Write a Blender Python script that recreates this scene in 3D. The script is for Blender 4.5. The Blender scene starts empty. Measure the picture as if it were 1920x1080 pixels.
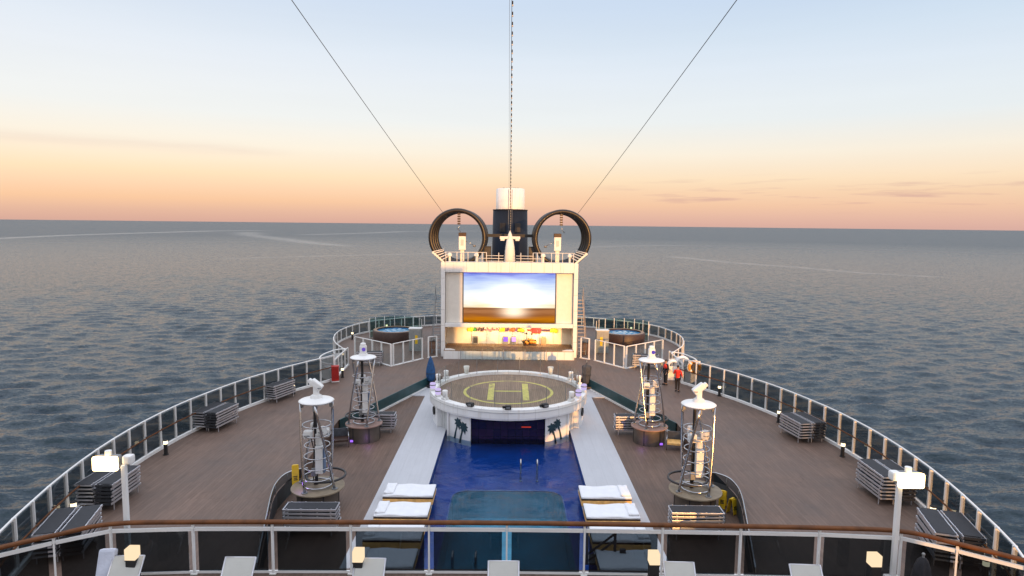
import bpy, bmesh, math, random
import numpy as np
from mathutils import Vector, Matrix
R_ = math.radians
random.seed(7)
rng = np.random.default_rng(11)
sc = bpy.context.scene
COL = sc.collection
PI = math.pi

# ------------------------------------------------------------------ camera
CAM_H = 10.9
cam_d = bpy.data.cameras.new("camera"); cam = bpy.data.objects.new("camera", cam_d); COL.objects.link(cam)
cam_d.sensor_width = 36.0; cam_d.lens = 22.5; cam_d.clip_start = 0.1; cam_d.clip_end = 200000
_p, _y, _r = R_(5.66), R_(0.23), R_(0.63)
fw = Vector((math.sin(_y) * math.cos(_p), math.cos(_y) * math.cos(_p), -math.sin(_p)))
r0 = Vector((math.cos(_y), -math.sin(_y), 0)); u0 = r0.cross(fw)
rt = r0 * math.cos(_r) + u0 * math.sin(_r); up = u0 * math.cos(_r) - r0 * math.sin(_r)
m = Matrix.Identity(4)
for i in range(3):
    m[i][0], m[i][1], m[i][2] = rt[i], up[i], -fw[i]
m[2][3] = CAM_H
cam.matrix_world = m
sc.camera = cam

# ------------------------------------------------------------------ exposure / renderer
sc.render.engine = 'CYCLES'
sc.view_settings.view_transform = 'Standard'; sc.view_settings.look = 'None'
sc.view_settings.exposure = 0.0; sc.view_settings.gamma = 1.0; sc.view_settings.use_curve_mapping = False
sc.cycles.use_denoising = True
sc.cycles.max_bounces = 8; sc.cycles.transparent_max_bounces = 24
sc.cycles.caustics_reflective = False; sc.cycles.caustics_refractive = False

# ------------------------------------------------------------------ sky
SUN_AZ, SUN_EL = R_(18), R_(5.5)        # behind the camera, a little to the right, about to set
w = bpy.data.worlds.new("World"); sc.world = w; w.use_nodes = True
nt = w.node_tree; N = nt.nodes; L = nt.links
for n in list(N): N.remove(n)
def nd(t, **k):
    n = N.new(t)
    for a, b in k.items(): setattr(n, a, b)
    return n
out = nd('ShaderNodeOutputWorld'); bg = nd('ShaderNodeBackground'); L.new(bg.outputs[0], out.inputs[0])
tc = nd('ShaderNodeTexCoord'); sep = nd('ShaderNodeSeparateXYZ'); L.new(tc.outputs['Generated'], sep.inputs[0])
def mth(op, a, b=None, clamp=False):
    n = nd('ShaderNodeMath', operation=op); n.use_clamp = clamp
    for i, v in enumerate((a, b)):
        if v is None: continue
        if isinstance(v, (int, float)): n.inputs[i].default_value = v
        else: L.new(v, n.inputs[i])
    return n.outputs[0]
def s2l(c):
    return tuple(((v / 255) / 12.92 if v / 255 <= .04045 else ((v / 255 + .055) / 1.055) ** 2.4) for v in c)
def ramp(stops):
    r = nd('ShaderNodeValToRGB'); e = r.color_ramp.elements
    while len(e) > 1: e.remove(e[-1])
    for i, (p, c) in enumerate(stops):
        q = e[0] if i == 0 else e.new(p)
        q.position = p; q.color = (*s2l(c), 1)
    return r
# input position = elevation sine * 1.4; the sky above the picture is brighter
el = mth('MULTIPLY', sep.outputs[2], 1.4, True)
LOWSKY = [(0.0, (216, 170, 154)), (0.022, (230, 184, 158)), (0.044, (248, 200, 160)), (0.070, (253, 213, 176)), (0.095, (255, 226, 188)), (0.150, (252, 241, 222)), (0.213, (240, 241, 238)), (0.305, (231, 236, 242)), (0.37, (222, 231, 242)), (0.43, (212, 224, 240))]
LOWSKYB = [(0.0, (216, 172, 160)), (0.022, (228, 184, 164)), (0.044, (238, 196, 166)), (0.070, (243, 208, 174)), (0.095, (248, 222, 190)), (0.150, (246, 236, 219)), (0.213, (230, 236, 238)), (0.305, (219, 230, 241)), (0.37, (207, 223, 239)), (0.43, (196, 215, 237))]
def with_top(r, stops):
    for p, c in stops:
        q = r.color_ramp.elements.new(p); q.color = (*c, 1)
    return r
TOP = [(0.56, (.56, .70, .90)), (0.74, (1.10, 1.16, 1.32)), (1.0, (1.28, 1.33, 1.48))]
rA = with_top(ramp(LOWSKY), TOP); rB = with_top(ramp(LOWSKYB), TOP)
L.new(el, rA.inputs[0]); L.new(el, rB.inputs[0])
azx = mth('ADD', mth('MULTIPLY', sep.outputs[0], 0.9), 0.45, True)
mixAB = nd('ShaderNodeMix', data_type='RGBA'); L.new(azx, mixAB.inputs[0]); L.new(rA.outputs[0], mixAB.inputs[6]); L.new(rB.outputs[0], mixAB.inputs[7])
# thin far cloud streaks low over the horizon
dv = nd('ShaderNodeMapping'); dv.inputs['Scale'].default_value = (9, 9, 130); L.new(tc.outputs['Generated'], dv.inputs[0])
nz = nd('ShaderNodeTexNoise'); nz.inputs['Scale'].default_value = 1.0; nz.inputs['Detail'].default_value = 5; L.new(dv.outputs[0], nz.inputs['Vector'])
cl = mth('MULTIPLY', mth('SUBTRACT', nz.outputs[0], 0.555), 8.0, True)
band = mth('MULTIPLY', mth('MULTIPLY', mth('SUBTRACT', sep.outputs[2], 0.018), 60, True), mth('SUBTRACT', 1.0, mth('MULTIPLY', mth('SUBTRACT', sep.outputs[2], 0.05), 35, True)))
side = mth('MULTIPLY', mth('SUBTRACT', sep.outputs[0], 0.1), 5.0, True)
cmask = mth('MULTIPLY', mth('MULTIPLY', cl, band), mth('MULTIPLY', side, 0.42))
bz = mth('MULTIPLY', mth('SUBTRACT', sep.outputs[2], 0.101), 130)
thin = mth('MULTIPLY', mth('POWER', 2.718, mth('MULTIPLY', mth('MULTIPLY', bz, bz), -1.0)), mth('MULTIPLY', mth('MULTIPLY', mth('SUBTRACT', -0.30, sep.outputs[0]), 12, True), mth('MULTIPLY', nz.outputs[0], 0.22)))
cmask = mth('MAXIMUM', cmask, thin)
mixC = nd('ShaderNodeMix', data_type='RGBA'); L.new(cmask, mixC.inputs[0]); L.new(mixAB.outputs[2], mixC.inputs[6]); mixC.inputs[7].default_value = (*s2l((190, 145, 150)), 1)
# broad very faint haze bands
dv2 = nd('ShaderNodeMapping'); dv2.inputs['Scale'].default_value = (1.6, 1.6, 22); L.new(tc.outputs['Generated'], dv2.inputs[0])
nz2 = nd('ShaderNodeTexNoise'); nz2.inputs['Scale'].default_value = 1.0; nz2.inputs['Detail'].default_value = 4; L.new(dv2.outputs[0], nz2.inputs['Vector'])
hz = mth('ADD', mth('MULTIPLY', mth('SUBTRACT', nz2.outputs[0], 0.5), 0.07), 1.0)
hv = nd('ShaderNodeVectorMath', operation='SCALE'); L.new(mixC.outputs[2], hv.inputs[0]); L.new(hz, hv.inputs['Scale'])
# glow round the setting sun, behind the camera
dt = nd('ShaderNodeVectorMath', operation='DOT_PRODUCT'); L.new(tc.outputs['Generated'], dt.inputs[0]); dt.inputs[1].default_value = (math.sin(SUN_AZ), -math.cos(SUN_AZ), 0.05)
gl = mth('POWER', mth('MAXIMUM', dt.outputs['Value'], 0.0), 2.5)
low = mth('SUBTRACT', 1.0, mth('MULTIPLY', sep.outputs[2], 2.2, True))
gw = nd('ShaderNodeMix', data_type='RGBA', blend_type='ADD'); L.new(mth('MULTIPLY', gl, mth('MULTIPLY', low, 1.5)), gw.inputs[0]); L.new(hv.outputs[0], gw.inputs[6]); gw.inputs[7].default_value = (1.0, 0.55, 0.25, 1)
sky = nd('ShaderNodeTexSky', sky_type='NISHITA'); sky.sun_disc = False; sky.sun_elevation = SUN_EL; sky.sun_rotation = PI - SUN_AZ
skv = nd('ShaderNodeVectorMath', operation='SCALE'); L.new(sky.outputs[0], skv.inputs[0]); skv.inputs['Scale'].default_value = 0.06
fin = nd('ShaderNodeMix', data_type='RGBA'); fin.inputs[0].default_value = 0.03; L.new(gw.outputs[2], fin.inputs[6]); L.new(skv.outputs[0], fin.inputs[7])
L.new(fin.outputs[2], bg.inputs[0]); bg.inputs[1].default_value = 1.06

# ------------------------------------------------------------------ sun
sd = bpy.data.lights.new("sun", 'SUN'); sun = bpy.data.objects.new("sun", sd); COL.objects.link(sun)
sd.energy = 4.6; sd.angle = R_(0.5); sd.color = (1.0, 0.48, 0.14)
sv = Vector((math.sin(SUN_AZ) * math.cos(SUN_EL), -math.cos(SUN_AZ) * math.cos(SUN_EL), math.sin(SUN_EL)))
sun.rotation_euler = (-sv).to_track_quat('-Z', 'Y').to_euler(); sun.location = sv * 80 + Vector((0, 0, 20))

# ------------------------------------------------------------------ materials
MATS = {}
def mat(name, base, rough=0.5, metal=0.0, var=0.12, scale=3.0, bump=0.0, bscale=20.0, emit=None, estr=0.0, spec=0.5, coat=0.0):
    if name in MATS: return MATS[name]
    mt = bpy.data.materials.new(name); mt.use_nodes = True; t = mt.node_tree; b = t.nodes['Principled BSDF']
    tcn = t.nodes.new('ShaderNodeTexCoord'); no = t.nodes.new('ShaderNodeTexNoise'); no.inputs['Scale'].default_value = scale; no.inputs['Detail'].default_value = 6
    t.links.new(tcn.outputs['Object'], no.inputs['Vector'])
    cr = t.nodes.new('ShaderNodeValToRGB')
    lo = tuple(max(0, c * (1 - var)) for c in base); hi = tuple(min(1, c * (1 + var)) for c in base)
    cr.color_ramp.elements[0].position = .3; cr.color_ramp.elements[1].position = .7
    cr.color_ramp.elements[0].color = (*lo, 1); cr.color_ramp.elements[1].color = (*hi, 1)
    t.links.new(no.outputs[0], cr.inputs[0]); t.links.new(cr.outputs[0], b.inputs['Base Color'])
    b.inputs['Roughness'].default_value = rough; b.inputs['Metallic'].default_value = metal; b.inputs['Specular IOR Level'].default_value = spec
    if coat: b.inputs['Coat Weight'].default_value = coat
    if bump:
        n2 = t.nodes.new('ShaderNodeTexNoise'); n2.inputs['Scale'].default_value = bscale; n2.inputs['Detail'].default_value = 4; t.links.new(tcn.outputs['Object'], n2.inputs['Vector'])
        bp = t.nodes.new('ShaderNodeBump'); bp.inputs['Strength'].default_value = bump; bp.inputs['Distance'].default_value = 0.02
        t.links.new(n2.outputs[0], bp.inputs['Height']); t.links.new(bp.outputs[0], b.inputs['Normal'])
    if emit:
        b.inputs['Emission Color'].default_value = (*emit, 1); b.inputs['Emission Strength'].default_value = estr
    MATS[name] = mt
    return mt
def glass(name, tint, refl_rough=0.03, ior=1.45):
    if name in MATS: return MATS[name]
    mt = bpy.data.materials.new(name); mt.use_nodes = True; t = mt.node_tree
    for n in list(t.nodes): t.nodes.remove(n)
    o = t.nodes.new('ShaderNodeOutputMaterial'); tr = t.nodes.new('ShaderNodeBsdfTransparent'); tr.inputs[0].default_value = (*tint, 1)
    gl_ = t.nodes.new('ShaderNodeBsdfGlossy'); gl_.inputs['Roughness'].default_value = refl_rough
    fr = t.nodes.new('ShaderNodeFresnel'); fr.inputs[0].default_value = ior
    no = t.nodes.new('ShaderNodeTexNoise'); no.inputs['Scale'].default_value = 2.0
    tcn = t.nodes.new('ShaderNodeTexCoord'); t.links.new(tcn.outputs['Object'], no.inputs['Vector'])
    bp = t.nodes.new('ShaderNodeBump'); bp.inputs['Strength'].default_value = 0.05; t.links.new(no.outputs[0], bp.inputs['Height'])
    t.links.new(bp.outputs[0], gl_.inputs['Normal'])
    ge = t.nodes.new('ShaderNodeNewGeometry'); iv = t.nodes.new('ShaderNodeMath'); iv.operation = 'SUBTRACT'; iv.inputs[0].default_value = 1.0; t.links.new(ge.outputs['Backfacing'], iv.inputs[1])
    fm = t.nodes.new('ShaderNodeMath'); fm.operation = 'MULTIPLY'; t.links.new(fr.outputs[0], fm.inputs[0]); t.links.new(iv.outputs[0], fm.inputs[1])
    mx = t.nodes.new('ShaderNodeMixShader'); t.links.new(fm.outputs[0], mx.inputs[0]); t.links.new(tr.outputs[0], mx.inputs[1]); t.links.new(gl_.outputs[0], mx.inputs[2])
    t.links.new(mx.outputs[0], o.inputs[0]); MATS[name] = mt
    return mt
def emis(name, col, strength):
    if name in MATS: return MATS[name]
    mt = bpy.data.materials.new(name); mt.use_nodes = True; t = mt.node_tree
    for n in list(t.nodes): t.nodes.remove(n)
    o = t.nodes.new('ShaderNodeOutputMaterial'); e = t.nodes.new('ShaderNodeEmission'); e.inputs[0].default_value = (*col, 1); e.inputs[1].default_value = strength
    t.links.new(e.outputs[0], o.inputs[0]); MATS[name] = mt
    return mt
def deck_mat(name, base, plank=0.14, seam=0.55, var=0.18, rough=0.62, streak=.14):
    mt = bpy.data.materials.new(name); mt.use_nodes = True; t = mt.node_tree; b = t.nodes['Principled BSDF']; A = t.nodes.new; K = t.links.new
    tcn = A('ShaderNodeTexCoord'); mp = A('ShaderNodeMapping'); mp.inputs['Rotation'].default_value = (0, 0, PI / 2); K(tcn.outputs['Object'], mp.inputs[0])
    br = A('ShaderNodeTexBrick'); br.inputs['Scale'].default_value = 1.0; br.inputs['Brick Width'].default_value = 2.6; br.inputs['Row Height'].default_value = plank
    br.inputs['Mortar Size'].default_value = 0.012; br.inputs['Mortar Smooth'].default_value = 0.3; br.offset = 0.37
    K(mp.outputs[0], br.inputs['Vector'])
    br.inputs['Color1'].default_value = (*[c * (1 - var * .5) for c in base], 1); br.inputs['Color2'].default_value = (*[c * (1 + var * .5) for c in base], 1); br.inputs['Mortar'].default_value = (*[c * seam for c in base], 1)
    n1 = A('ShaderNodeTexNoise'); n1.inputs['Scale'].default_value = 0.35; n1.inputs['Detail'].default_value = 8; n1.inputs['Roughness'].default_value = .65; K(tcn.outputs['Object'], n1.inputs['Vector'])
    r1 = A('ShaderNodeMapRange'); r1.inputs[1].default_value = .3; r1.inputs[2].default_value = .7; r1.inputs[3].default_value = 1 - streak * 2.0; r1.inputs[4].default_value = 1 + streak * 2.0; K(n1.outputs[0], r1.inputs[0])
    mp2 = A('ShaderNodeMapping'); mp2.inputs['Scale'].default_value = (14, 1.0, 1); K(tcn.outputs['Object'], mp2.inputs[0])
    n2 = A('ShaderNodeTexNoise'); n2.inputs['Scale'].default_value = 1.0; n2.inputs['Detail'].default_value = 5; K(mp2.outputs[0], n2.inputs['Vector'])
    r2 = A('ShaderNodeMapRange'); r2.inputs[1].default_value = .3; r2.inputs[2].default_value = .7; r2.inputs[3].default_value = 1 - streak; r2.inputs[4].default_value = 1 + streak; K(n2.outputs[0], r2.inputs[0])
    mu = A('ShaderNodeMath'); mu.operation = 'MULTIPLY'; K(r1.outputs[0], mu.inputs[0]); K(r2.outputs[0], mu.inputs[1])
    n4 = A('ShaderNodeTexNoise'); n4.inputs['Scale'].default_value = .9; n4.inputs['Detail'].default_value = 9; n4.inputs['Roughness'].default_value = .7; n4.inputs['Distortion'].default_value = 1.2; K(tcn.outputs['Object'], n4.inputs['Vector'])
    r4 = A('ShaderNodeMapRange'); r4.inputs[1].default_value = .56; r4.inputs[2].default_value = .72; r4.inputs[3].default_value = 1.0; r4.inputs[4].default_value = 1 - streak * 1.7; K(n4.outputs[0], r4.inputs[0])
    mu4 = A('ShaderNodeMath'); mu4.operation = 'MULTIPLY'; K(mu.outputs[0], mu4.inputs[0]); K(r4.outputs[0], mu4.inputs[1]); mu = mu4
    vs = A('ShaderNodeVectorMath'); vs.operation = 'SCALE'; K(br.outputs[0], vs.inputs[0]); K(mu.outputs[0], vs.inputs['Scale'])
    K(vs.outputs[0], b.inputs['Base Color'])
    rr = A('ShaderNodeMapRange'); rr.inputs[1].default_value = .3; rr.inputs[2].default_value = .7; rr.inputs[3].default_value = rough - .16; rr.inputs[4].default_value = rough + .12; K(n1.outputs[0], rr.inputs[0]); K(rr.outputs[0], b.inputs['Roughness'])
    bp = A('ShaderNodeBump'); bp.inputs['Strength'].default_value = .25; bp.inputs['Distance'].default_value = .01; K(br.outputs['Fac'], bp.inputs['Height']); bp.invert = True; K(bp.outputs[0], b.inputs['Normal'])
    b.inputs['Specular IOR Level'].default_value = 0.35
    MATS[name] = mt
    return mt

def tile_mat(name, base, size):
    mt = mat(name, base, .3, var=.16, scale=.8); t = mt.node_tree; A = t.nodes.new; K = t.links.new; b = t.nodes['Principled BSDF']
    cr = b.inputs['Base Color'].links[0].from_node
    tcn = [n for n in t.nodes if n.type == 'TEX_COORD'][0]
    br = A('ShaderNodeTexBrick'); br.offset = 0; br.inputs['Scale'].default_value = 1; br.inputs['Brick Width'].default_value = size; br.inputs['Row Height'].default_value = size; br.inputs['Mortar Size'].default_value = .014
    br.inputs['Color1'].default_value = (.92, .92, .92, 1); br.inputs['Color2'].default_value = (1.08, 1.08, 1.08, 1); br.inputs['Mortar'].default_value = (1.18, 1.16, 1.12, 1); K(tcn.outputs['Object'], br.inputs['Vector'])
    mx = A('ShaderNodeMix'); mx.data_type = 'RGBA'; mx.blend_type = 'MULTIPLY'; mx.inputs[0].default_value = 1; K(cr.outputs[0], mx.inputs[6]); K(br.outputs[0], mx.inputs[7]); K(mx.outputs[2], b.inputs['Base Color'])
    return mt
def seam_white(name, base, w, h, radial=0, rust=.0):
    # painted plating with thin joints and a few run-down stains
    mt = mat(name, base, .42, var=.06, scale=1.1); t = mt.node_tree; A = t.nodes.new; K = t.links.new; b = t.nodes['Principled BSDF']
    cr = b.inputs['Base Color'].links[0].from_node
    tcn = [n for n in t.nodes if n.type == 'TEX_COORD'][0]
    br = A('ShaderNodeTexBrick'); br.offset = 0; br.inputs['Scale'].default_value = 1; br.inputs['Brick Width'].default_value = w; br.inputs['Row Height'].default_value = h; br.inputs['Mortar Size'].default_value = .012 if not radial else .0016
    br.inputs['Color1'].default_value = (1, 1, 1, 1); br.inputs['Color2'].default_value = (.965, .965, .965, 1); br.inputs['Mortar'].default_value = (.52, .51, .50, 1)
    sp_ = A('ShaderNodeSeparateXYZ'); K(tcn.outputs['Object'], sp_.inputs[0]); cb = A('ShaderNodeCombineXYZ')
    if radial:
        at = A('ShaderNodeMath'); at.operation = 'ARCTAN2'; K(sp_.outputs[1], at.inputs[0]); K(sp_.outputs[0], at.inputs[1]); K(at.outputs[0], cb.inputs[0])
    else: K(sp_.outputs[0], cb.inputs[0])
    K(sp_.outputs[2], cb.inputs[1]); K(cb.outputs[0], br.inputs['Vector'])
    mp = A('ShaderNodeMapping'); mp.inputs['Scale'].default_value = (5, 5, .35); K(tcn.outputs['Object'], mp.inputs[0])
    n2 = A('ShaderNodeTexNoise'); n2.inputs['Scale'].default_value = 1.0; n2.inputs['Detail'].default_value = 6; K(mp.outputs[0], n2.inputs['Vector'])
    r2 = A('ShaderNodeValToRGB'); r2.color_ramp.elements[0].position = .56; r2.color_ramp.elements[0].color = (1, 1, 1, 1); r2.color_ramp.elements[1].position = .80; r2.color_ramp.elements[1].color = (.78, .73, .66, 1); K(n2.outputs[0], r2.inputs[0])
    mx = A('ShaderNodeMix'); mx.data_type = 'RGBA'; mx.blend_type = 'MULTIPLY'; mx.inputs[0].default_value = 1; K(cr.outputs[0], mx.inputs[6]); K(br.outputs[0], mx.inputs[7])
    m2 = A('ShaderNodeMix'); m2.data_type = 'RGBA'; m2.blend_type = 'MULTIPLY'; m2.inputs[0].default_value = 1; K(mx.outputs[2], m2.inputs[6]); K(r2.outputs[0], m2.inputs[7]); K(m2.outputs[2], b.inputs['Base Color'])
    return mt
WHITE = mat('white_paint', (.78, .78, .77), .38, var=.05, scale=1.3)
WHITEW = mat('white_weathered', (.70, .70, .69), .5, var=.10, scale=2.0)
CREAM = mat('cream_panel', (.76, .73, .66), .45, var=.04)
PLATE = seam_white('white_plating', (.80, .80, .79), 1.75, 1.3)
PLATER = seam_white('white_curved_plating', (.80, .80, .79), 2 * PI / 20, 3.0, radial=1)
SOOT = seam_white('funnel_white', (.80, .79, .77), 2 * PI / 6, 1.05, radial=1)
DECK = deck_mat('deck_planks', (.142, .095, .074), seam=.82, var=.18)
DECKL = deck_mat('deck_planks_lower', (.130, .084, .063), seam=.82, var=.18)
WDECK = deck_mat('pale_deck', (.46, .47, .50), plank=.5, seam=.93, var=.04, rough=.55, streak=.03)
TEAL = mat('teal_panel', (.012, .055, .062), .42, var=.25, scale=1.5)
DARKRISER = mat('dark_riser', (.035, .045, .05), .5, var=.25)
STEEL = mat('steel_tube', (.46, .46, .48), .2, metal=1.0, var=.08)
ALU = mat('aluminium', (.60, .60, .64), .36, metal=.75, var=.08)
DARKM = mat('dark_metal', (.03, .03, .034), .4, metal=.3, var=.2)
GREYM = mat('grey_metal', (.22, .23, .24), .45, metal=.3, var=.12)
SLING = mat('dark_sling', (.022, .024, .03), .75, var=.2, scale=12, bump=.3, bscale=80)
BRONZE = mat('bronze_mesh', (.10, .075, .05), .5, var=.2, scale=8)
TEAK = mat('teak_rail', (.115, .040, .011), .6, var=.3, scale=4, spec=.2)
WOODL = mat('golden_wood', (.78, .45, .15), .5, var=.25, scale=5)
DARKW = mat('dark_wood', (.045, .022, .016), .5, var=.3, scale=6)
CUSH = mat('white_cushion', (.76, .77, .80), .85, var=.04, bump=.5, bscale=9)
PALES = mat('pale_sling', (.46, .46, .43), .8, var=.06, bump=.2, bscale=60)
NAVY = mat('navy_paint', (.010, .015, .028), .55, var=.2, scale=.6, spec=.15)
BLACK = mat('black_matte', (.012, .012, .013), .6, var=.3)
BLACKF = mat('black_fabric', (.014, .014, .018), .9, var=.3, scale=9, bump=.4)
BLUEF = mat('blue_fabric', (.015, .075, .20), .8, var=.35, scale=5, bump=.4)
CHARF = mat('charcoal_fabric', (.05, .055, .065), .85, var=.35, scale=5, bump=.4)
YELLOW = mat('yellow_plastic', (.80, .52, .02), .4, var=.08)
YPAINT = mat('yellow_line', (.50, .45, .12), .65, var=.2, scale=5)
_t = YPAINT.node_tree; _b = _t.nodes['Principled BSDF']; _c = _b.inputs['Base Color'].links[0].from_node
_n = _t.nodes.new('ShaderNodeTexNoise'); _n.inputs['Scale'].default_value = 3.2; _n.inputs['Detail'].default_value = 10; _n.inputs['Roughness'].default_value = .75
_r = _t.nodes.new('ShaderNodeMapRange'); _r.inputs[1].default_value = .50; _r.inputs[2].default_value = .62; _r.inputs[4].default_value = .75; _t.links.new(_n.outputs[0], _r.inputs[0])
_m = _t.nodes.new('ShaderNodeMix'); _m.data_type = 'RGBA'; _t.links.new(_r.outputs[0], _m.inputs[0]); _t.links.new(_c.outputs[0], _m.inputs[6]); _m.inputs[7].default_value = (.17, .125, .09, 1); _t.links.new(_m.outputs[2], _b.inputs['Base Color'])
RED = mat('red_paint', (.42, .018, .012), .4, var=.15)
ORANGE = mat('orange_foam', (.85, .34, .04), .5, var=.08)
TANSTONE = mat('tan_plinth_top', (.24, .19, .13), .6, var=.18)
BRSTONE = mat('brown_plinth_top', (.26, .16, .13), .55, var=.18)
PLINTH = mat('plinth_side', (.085, .068, .055), .5, var=.3, scale=2)
GREYP = mat('pale_grey_panel', (.52, .53, .52), .5, var=.05)
TILEB = tile_mat('pool_blue_tile', (.010, .060, .29), .5)
TILET = tile_mat('pool_teal_tile', (.07, .34, .45), .4)
PALM = mat('palm_decal', (.01, .04, .055), .5, var=.3)
SKIN = mat('skin', (.42, .24, .17), .55, var=.06)
REDF = mat('red_jacket', (.62, .035, .02), .8, var=.15, scale=8)
BLKCL = mat('black_cloth', (.012, .012, .016), .85, var=.3, scale=8)
HAIR = mat('dark_hair', (.02, .014, .01), .6, var=.2)
GOLDS = mat('sun_streak_gold', (.75, .45, .12), .3, metal=.85, var=.2)
HOOPM = mat('hoop_metal', (.014, .011, .009), .38, metal=.1, var=.25)
LAMP = emis('floodlight_glow', (1.0, .70, .32), 7.0)
LAMPB = emis('bollard_glow', (1.0, .80, .50), 2.6)
LAMPN = emis('lantern_glow', (1.0, .77, .50), 1.05)
PURPLE = emis('purple_led', (.40, .16, 1.0), 1.2)
LILAC = emis('lilac_lens', (.72, .60, 1.0), .85)
BULB = emis('string_bulb', (1.0, .85, .6), 1.2)
GL_RAIL = glass('windscreen_glass', (.56, .57, .57))
GL_NEAR = glass('smoked_glass', (.30, .335, .36))
GL_CLEAR = glass('clear_glass', (.90, .93, .93))
GL_GREEN = glass('green_glass', (.62, .74, .72))

# ------------------------------------------------------------------ mesh builder
class MB:
    def __init__(s): s.v = []; s.f = []; s.sm = []
    def add(s, vs, fs, smooth=False):
        o = len(s.v); s.v += [tuple(v) for v in vs]; s.f += [tuple(i + o for i in f) for f in fs]; s.sm += [smooth] * len(fs); return s
    def box(s, c, d, rz=0.0, M=None):
        x, y, z = (k / 2 for k in d)
        vs = [Vector((a * x, b * y, e * z)) for a in (-1, 1) for b in (-1, 1) for e in (-1, 1)]
        rot = Matrix.Rotation(rz, 3, 'Z') if M is None else M
        vs = [rot @ v + Vector(c) for v in vs]
        return s.add(vs, [(0, 1, 3, 2), (4, 6, 7, 5), (0, 4, 5, 1), (2, 3, 7, 6), (0, 2, 6, 4), (1, 5, 7, 3)])
    def bbox(s, c, d, b=0.02, rz=0.0, M=None):
        # box with cube edges
        bm = bmesh.new(); bmesh.ops.create_cube(bm, size=1.0)
        for v in bm.verts: v.co = Vector((v.co.x * d[0], v.co.y * d[1], v.co.z * d[2]))
        bmesh.ops.bevel(bm, geom=list(bm.edges), offset=b, segments=2, affect='EDGES', profile=.6)
        rot = Matrix.Rotation(rz, 3, 'Z') if M is None else M
        bm.verts.index_update()
        s.add([rot @ v.co + Vector(c) for v in bm.verts], [[v.index for v in f.verts] for f in bm.faces]); bm.free(); return s
    def beam(s, p0, p1, w, h):
        p0, p1 = Vector(p0), Vector(p1); d = p1 - p0; l = d.length; d.normalize()
        u = Vector((0, 0, 1)) if abs(d.z) < .98 else Vector((0, 1, 0))
        sx = d.cross(u).normalized(); sy = sx.cross(d)
        M = Matrix((d, sx, sy)).transposed()
        return s.box((p0 + p1) / 2, (l, w, h), M=M)
    def tube(s, pts, r, n=8, closed=False, caps=True):
        P = [Vector(p) for p in pts]; k = len(P); rr = r if isinstance(r, (list, tuple)) else [r] * k
        vs = []; prev = None
        for i in range(k):
            if closed: t = (P[(i + 1) % k] - P[i - 1])
            else: t = P[min(i + 1, k - 1)] - P[max(i - 1, 0)]
            t.normalize()
            if prev is None:
                u = Vector((0, 0, 1)) if abs(t.z) < .95 else Vector((1, 0, 0)); a = t.cross(u).normalized()
            else:
                a = prev - t * prev.dot(t); a.normalize()
            prev = a; b = t.cross(a)
            vs += [P[i] + (a * math.cos(2 * PI * j / n) + b * math.sin(2 * PI * j / n)) * rr[i] for j in range(n)]
        fs = []
        for i in range(k if closed else k - 1):
            i2 = (i + 1) % k
            fs += [(i * n + j, i * n + (j + 1) % n, i2 * n + (j + 1) % n, i2 * n + j) for j in range(n)]
        s.add(vs, fs, True)
        if not closed and caps:
            o = len(s.v) - len(vs); s.f += [tuple(o + j for j in reversed(range(n))), tuple(o + (k - 1) * n + j for j in range(n))]; s.sm += [False, False]
        return s
    def lathe(s, prof, n=24, c=(0, 0, 0), a0=0.0, a1=2 * PI, smooth=True):
        full = abs(a1 - a0 - 2 * PI) < 1e-6; m_ = n if full else n + 1; k = len(prof); vs = []
        for j in range(m_):
            a = a0 + (a1 - a0) * j / n
            vs += [(c[0] + r * math.cos(a), c[1] + r * math.sin(a), c[2] + z) for r, z in prof]
        fs = []
        for j in range(n):
            j2 = (j + 1) % m_
            for i in range(k - 1):
                q = [j * k + i, j2 * k + i, j2 * k + i + 1, j * k + i + 1]
                fs.append(tuple(q))
        return s.add(vs, fs, smooth)
    def cyl(s, c, r, h, n=20, r2=None):
        r2 = r if r2 is None else r2
        s.lathe([(r, 0), (r2, h)], n, c)
        o = len(s.v); s.v += [(c[0] + r * math.cos(2 * PI * j / n), c[1] + r * math.sin(2 * PI * j / n), c[2]) for j in range(n)] + [(c[0] + r2 * math.cos(2 * PI * j / n), c[1] + r2 * math.sin(2 * PI * j / n), c[2] + h) for j in range(n)]
        s.f += [tuple(o + j for j in reversed(range(n))), tuple(o + n + j for j in range(n))]; s.sm += [False, False]; return s
    def prism(s, poly, z0, z1):
        n = len(poly); vs = [(x, y, z0) for x, y in poly] + [(x, y, z1) for x, y in poly]
        fs = [(i, (i + 1) % n, n + (i + 1) % n, n + i) for i in range(n)] + [tuple(reversed(range(n))), tuple(range(n, 2 * n))]
        return s.add(vs, fs)
    def quad(s, a, b, c, d): return s.add([a, b, c, d], [(0, 1, 2, 3)])
    def ball(s, c, r, n=12, m_=8, sc_=(1, 1, 1)):
        vs = []
        for i in range(m_ + 1):
            t = PI * i / m_
            vs += [(c[0] + sc_[0] * r * math.sin(t) * math.cos(2 * PI * j / n), c[1] + sc_[1] * r * math.sin(t) * math.sin(2 * PI * j / n), c[2] + sc_[2] * r * math.cos(t)) for j in range(n)]
        fs = [(i * n + j, (i + 1) * n + j, (i + 1) * n + (j + 1) % n, i * n + (j + 1) % n) for i in range(m_) for j in range(n)]
        return s.add(vs, fs, True)
    def torus(s, c, R, r, axis='Z', n=32, k=10, a0=0, a1=2 * PI):
        full = abs(a1 - a0 - 2 * PI) < 1e-6; P = []
        for i in range(n if full else n + 1):
            a = a0 + (a1 - a0) * i / n; u, v = R * math.cos(a), R * math.sin(a)
            P.append({'Z': (c[0] + u, c[1] + v, c[2]), 'Y': (c[0] + u, c[1], c[2] + v), 'X': (c[0], c[1] + u, c[2] + v)}[axis])
        return s.tube(P, r, k, closed=full)
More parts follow.
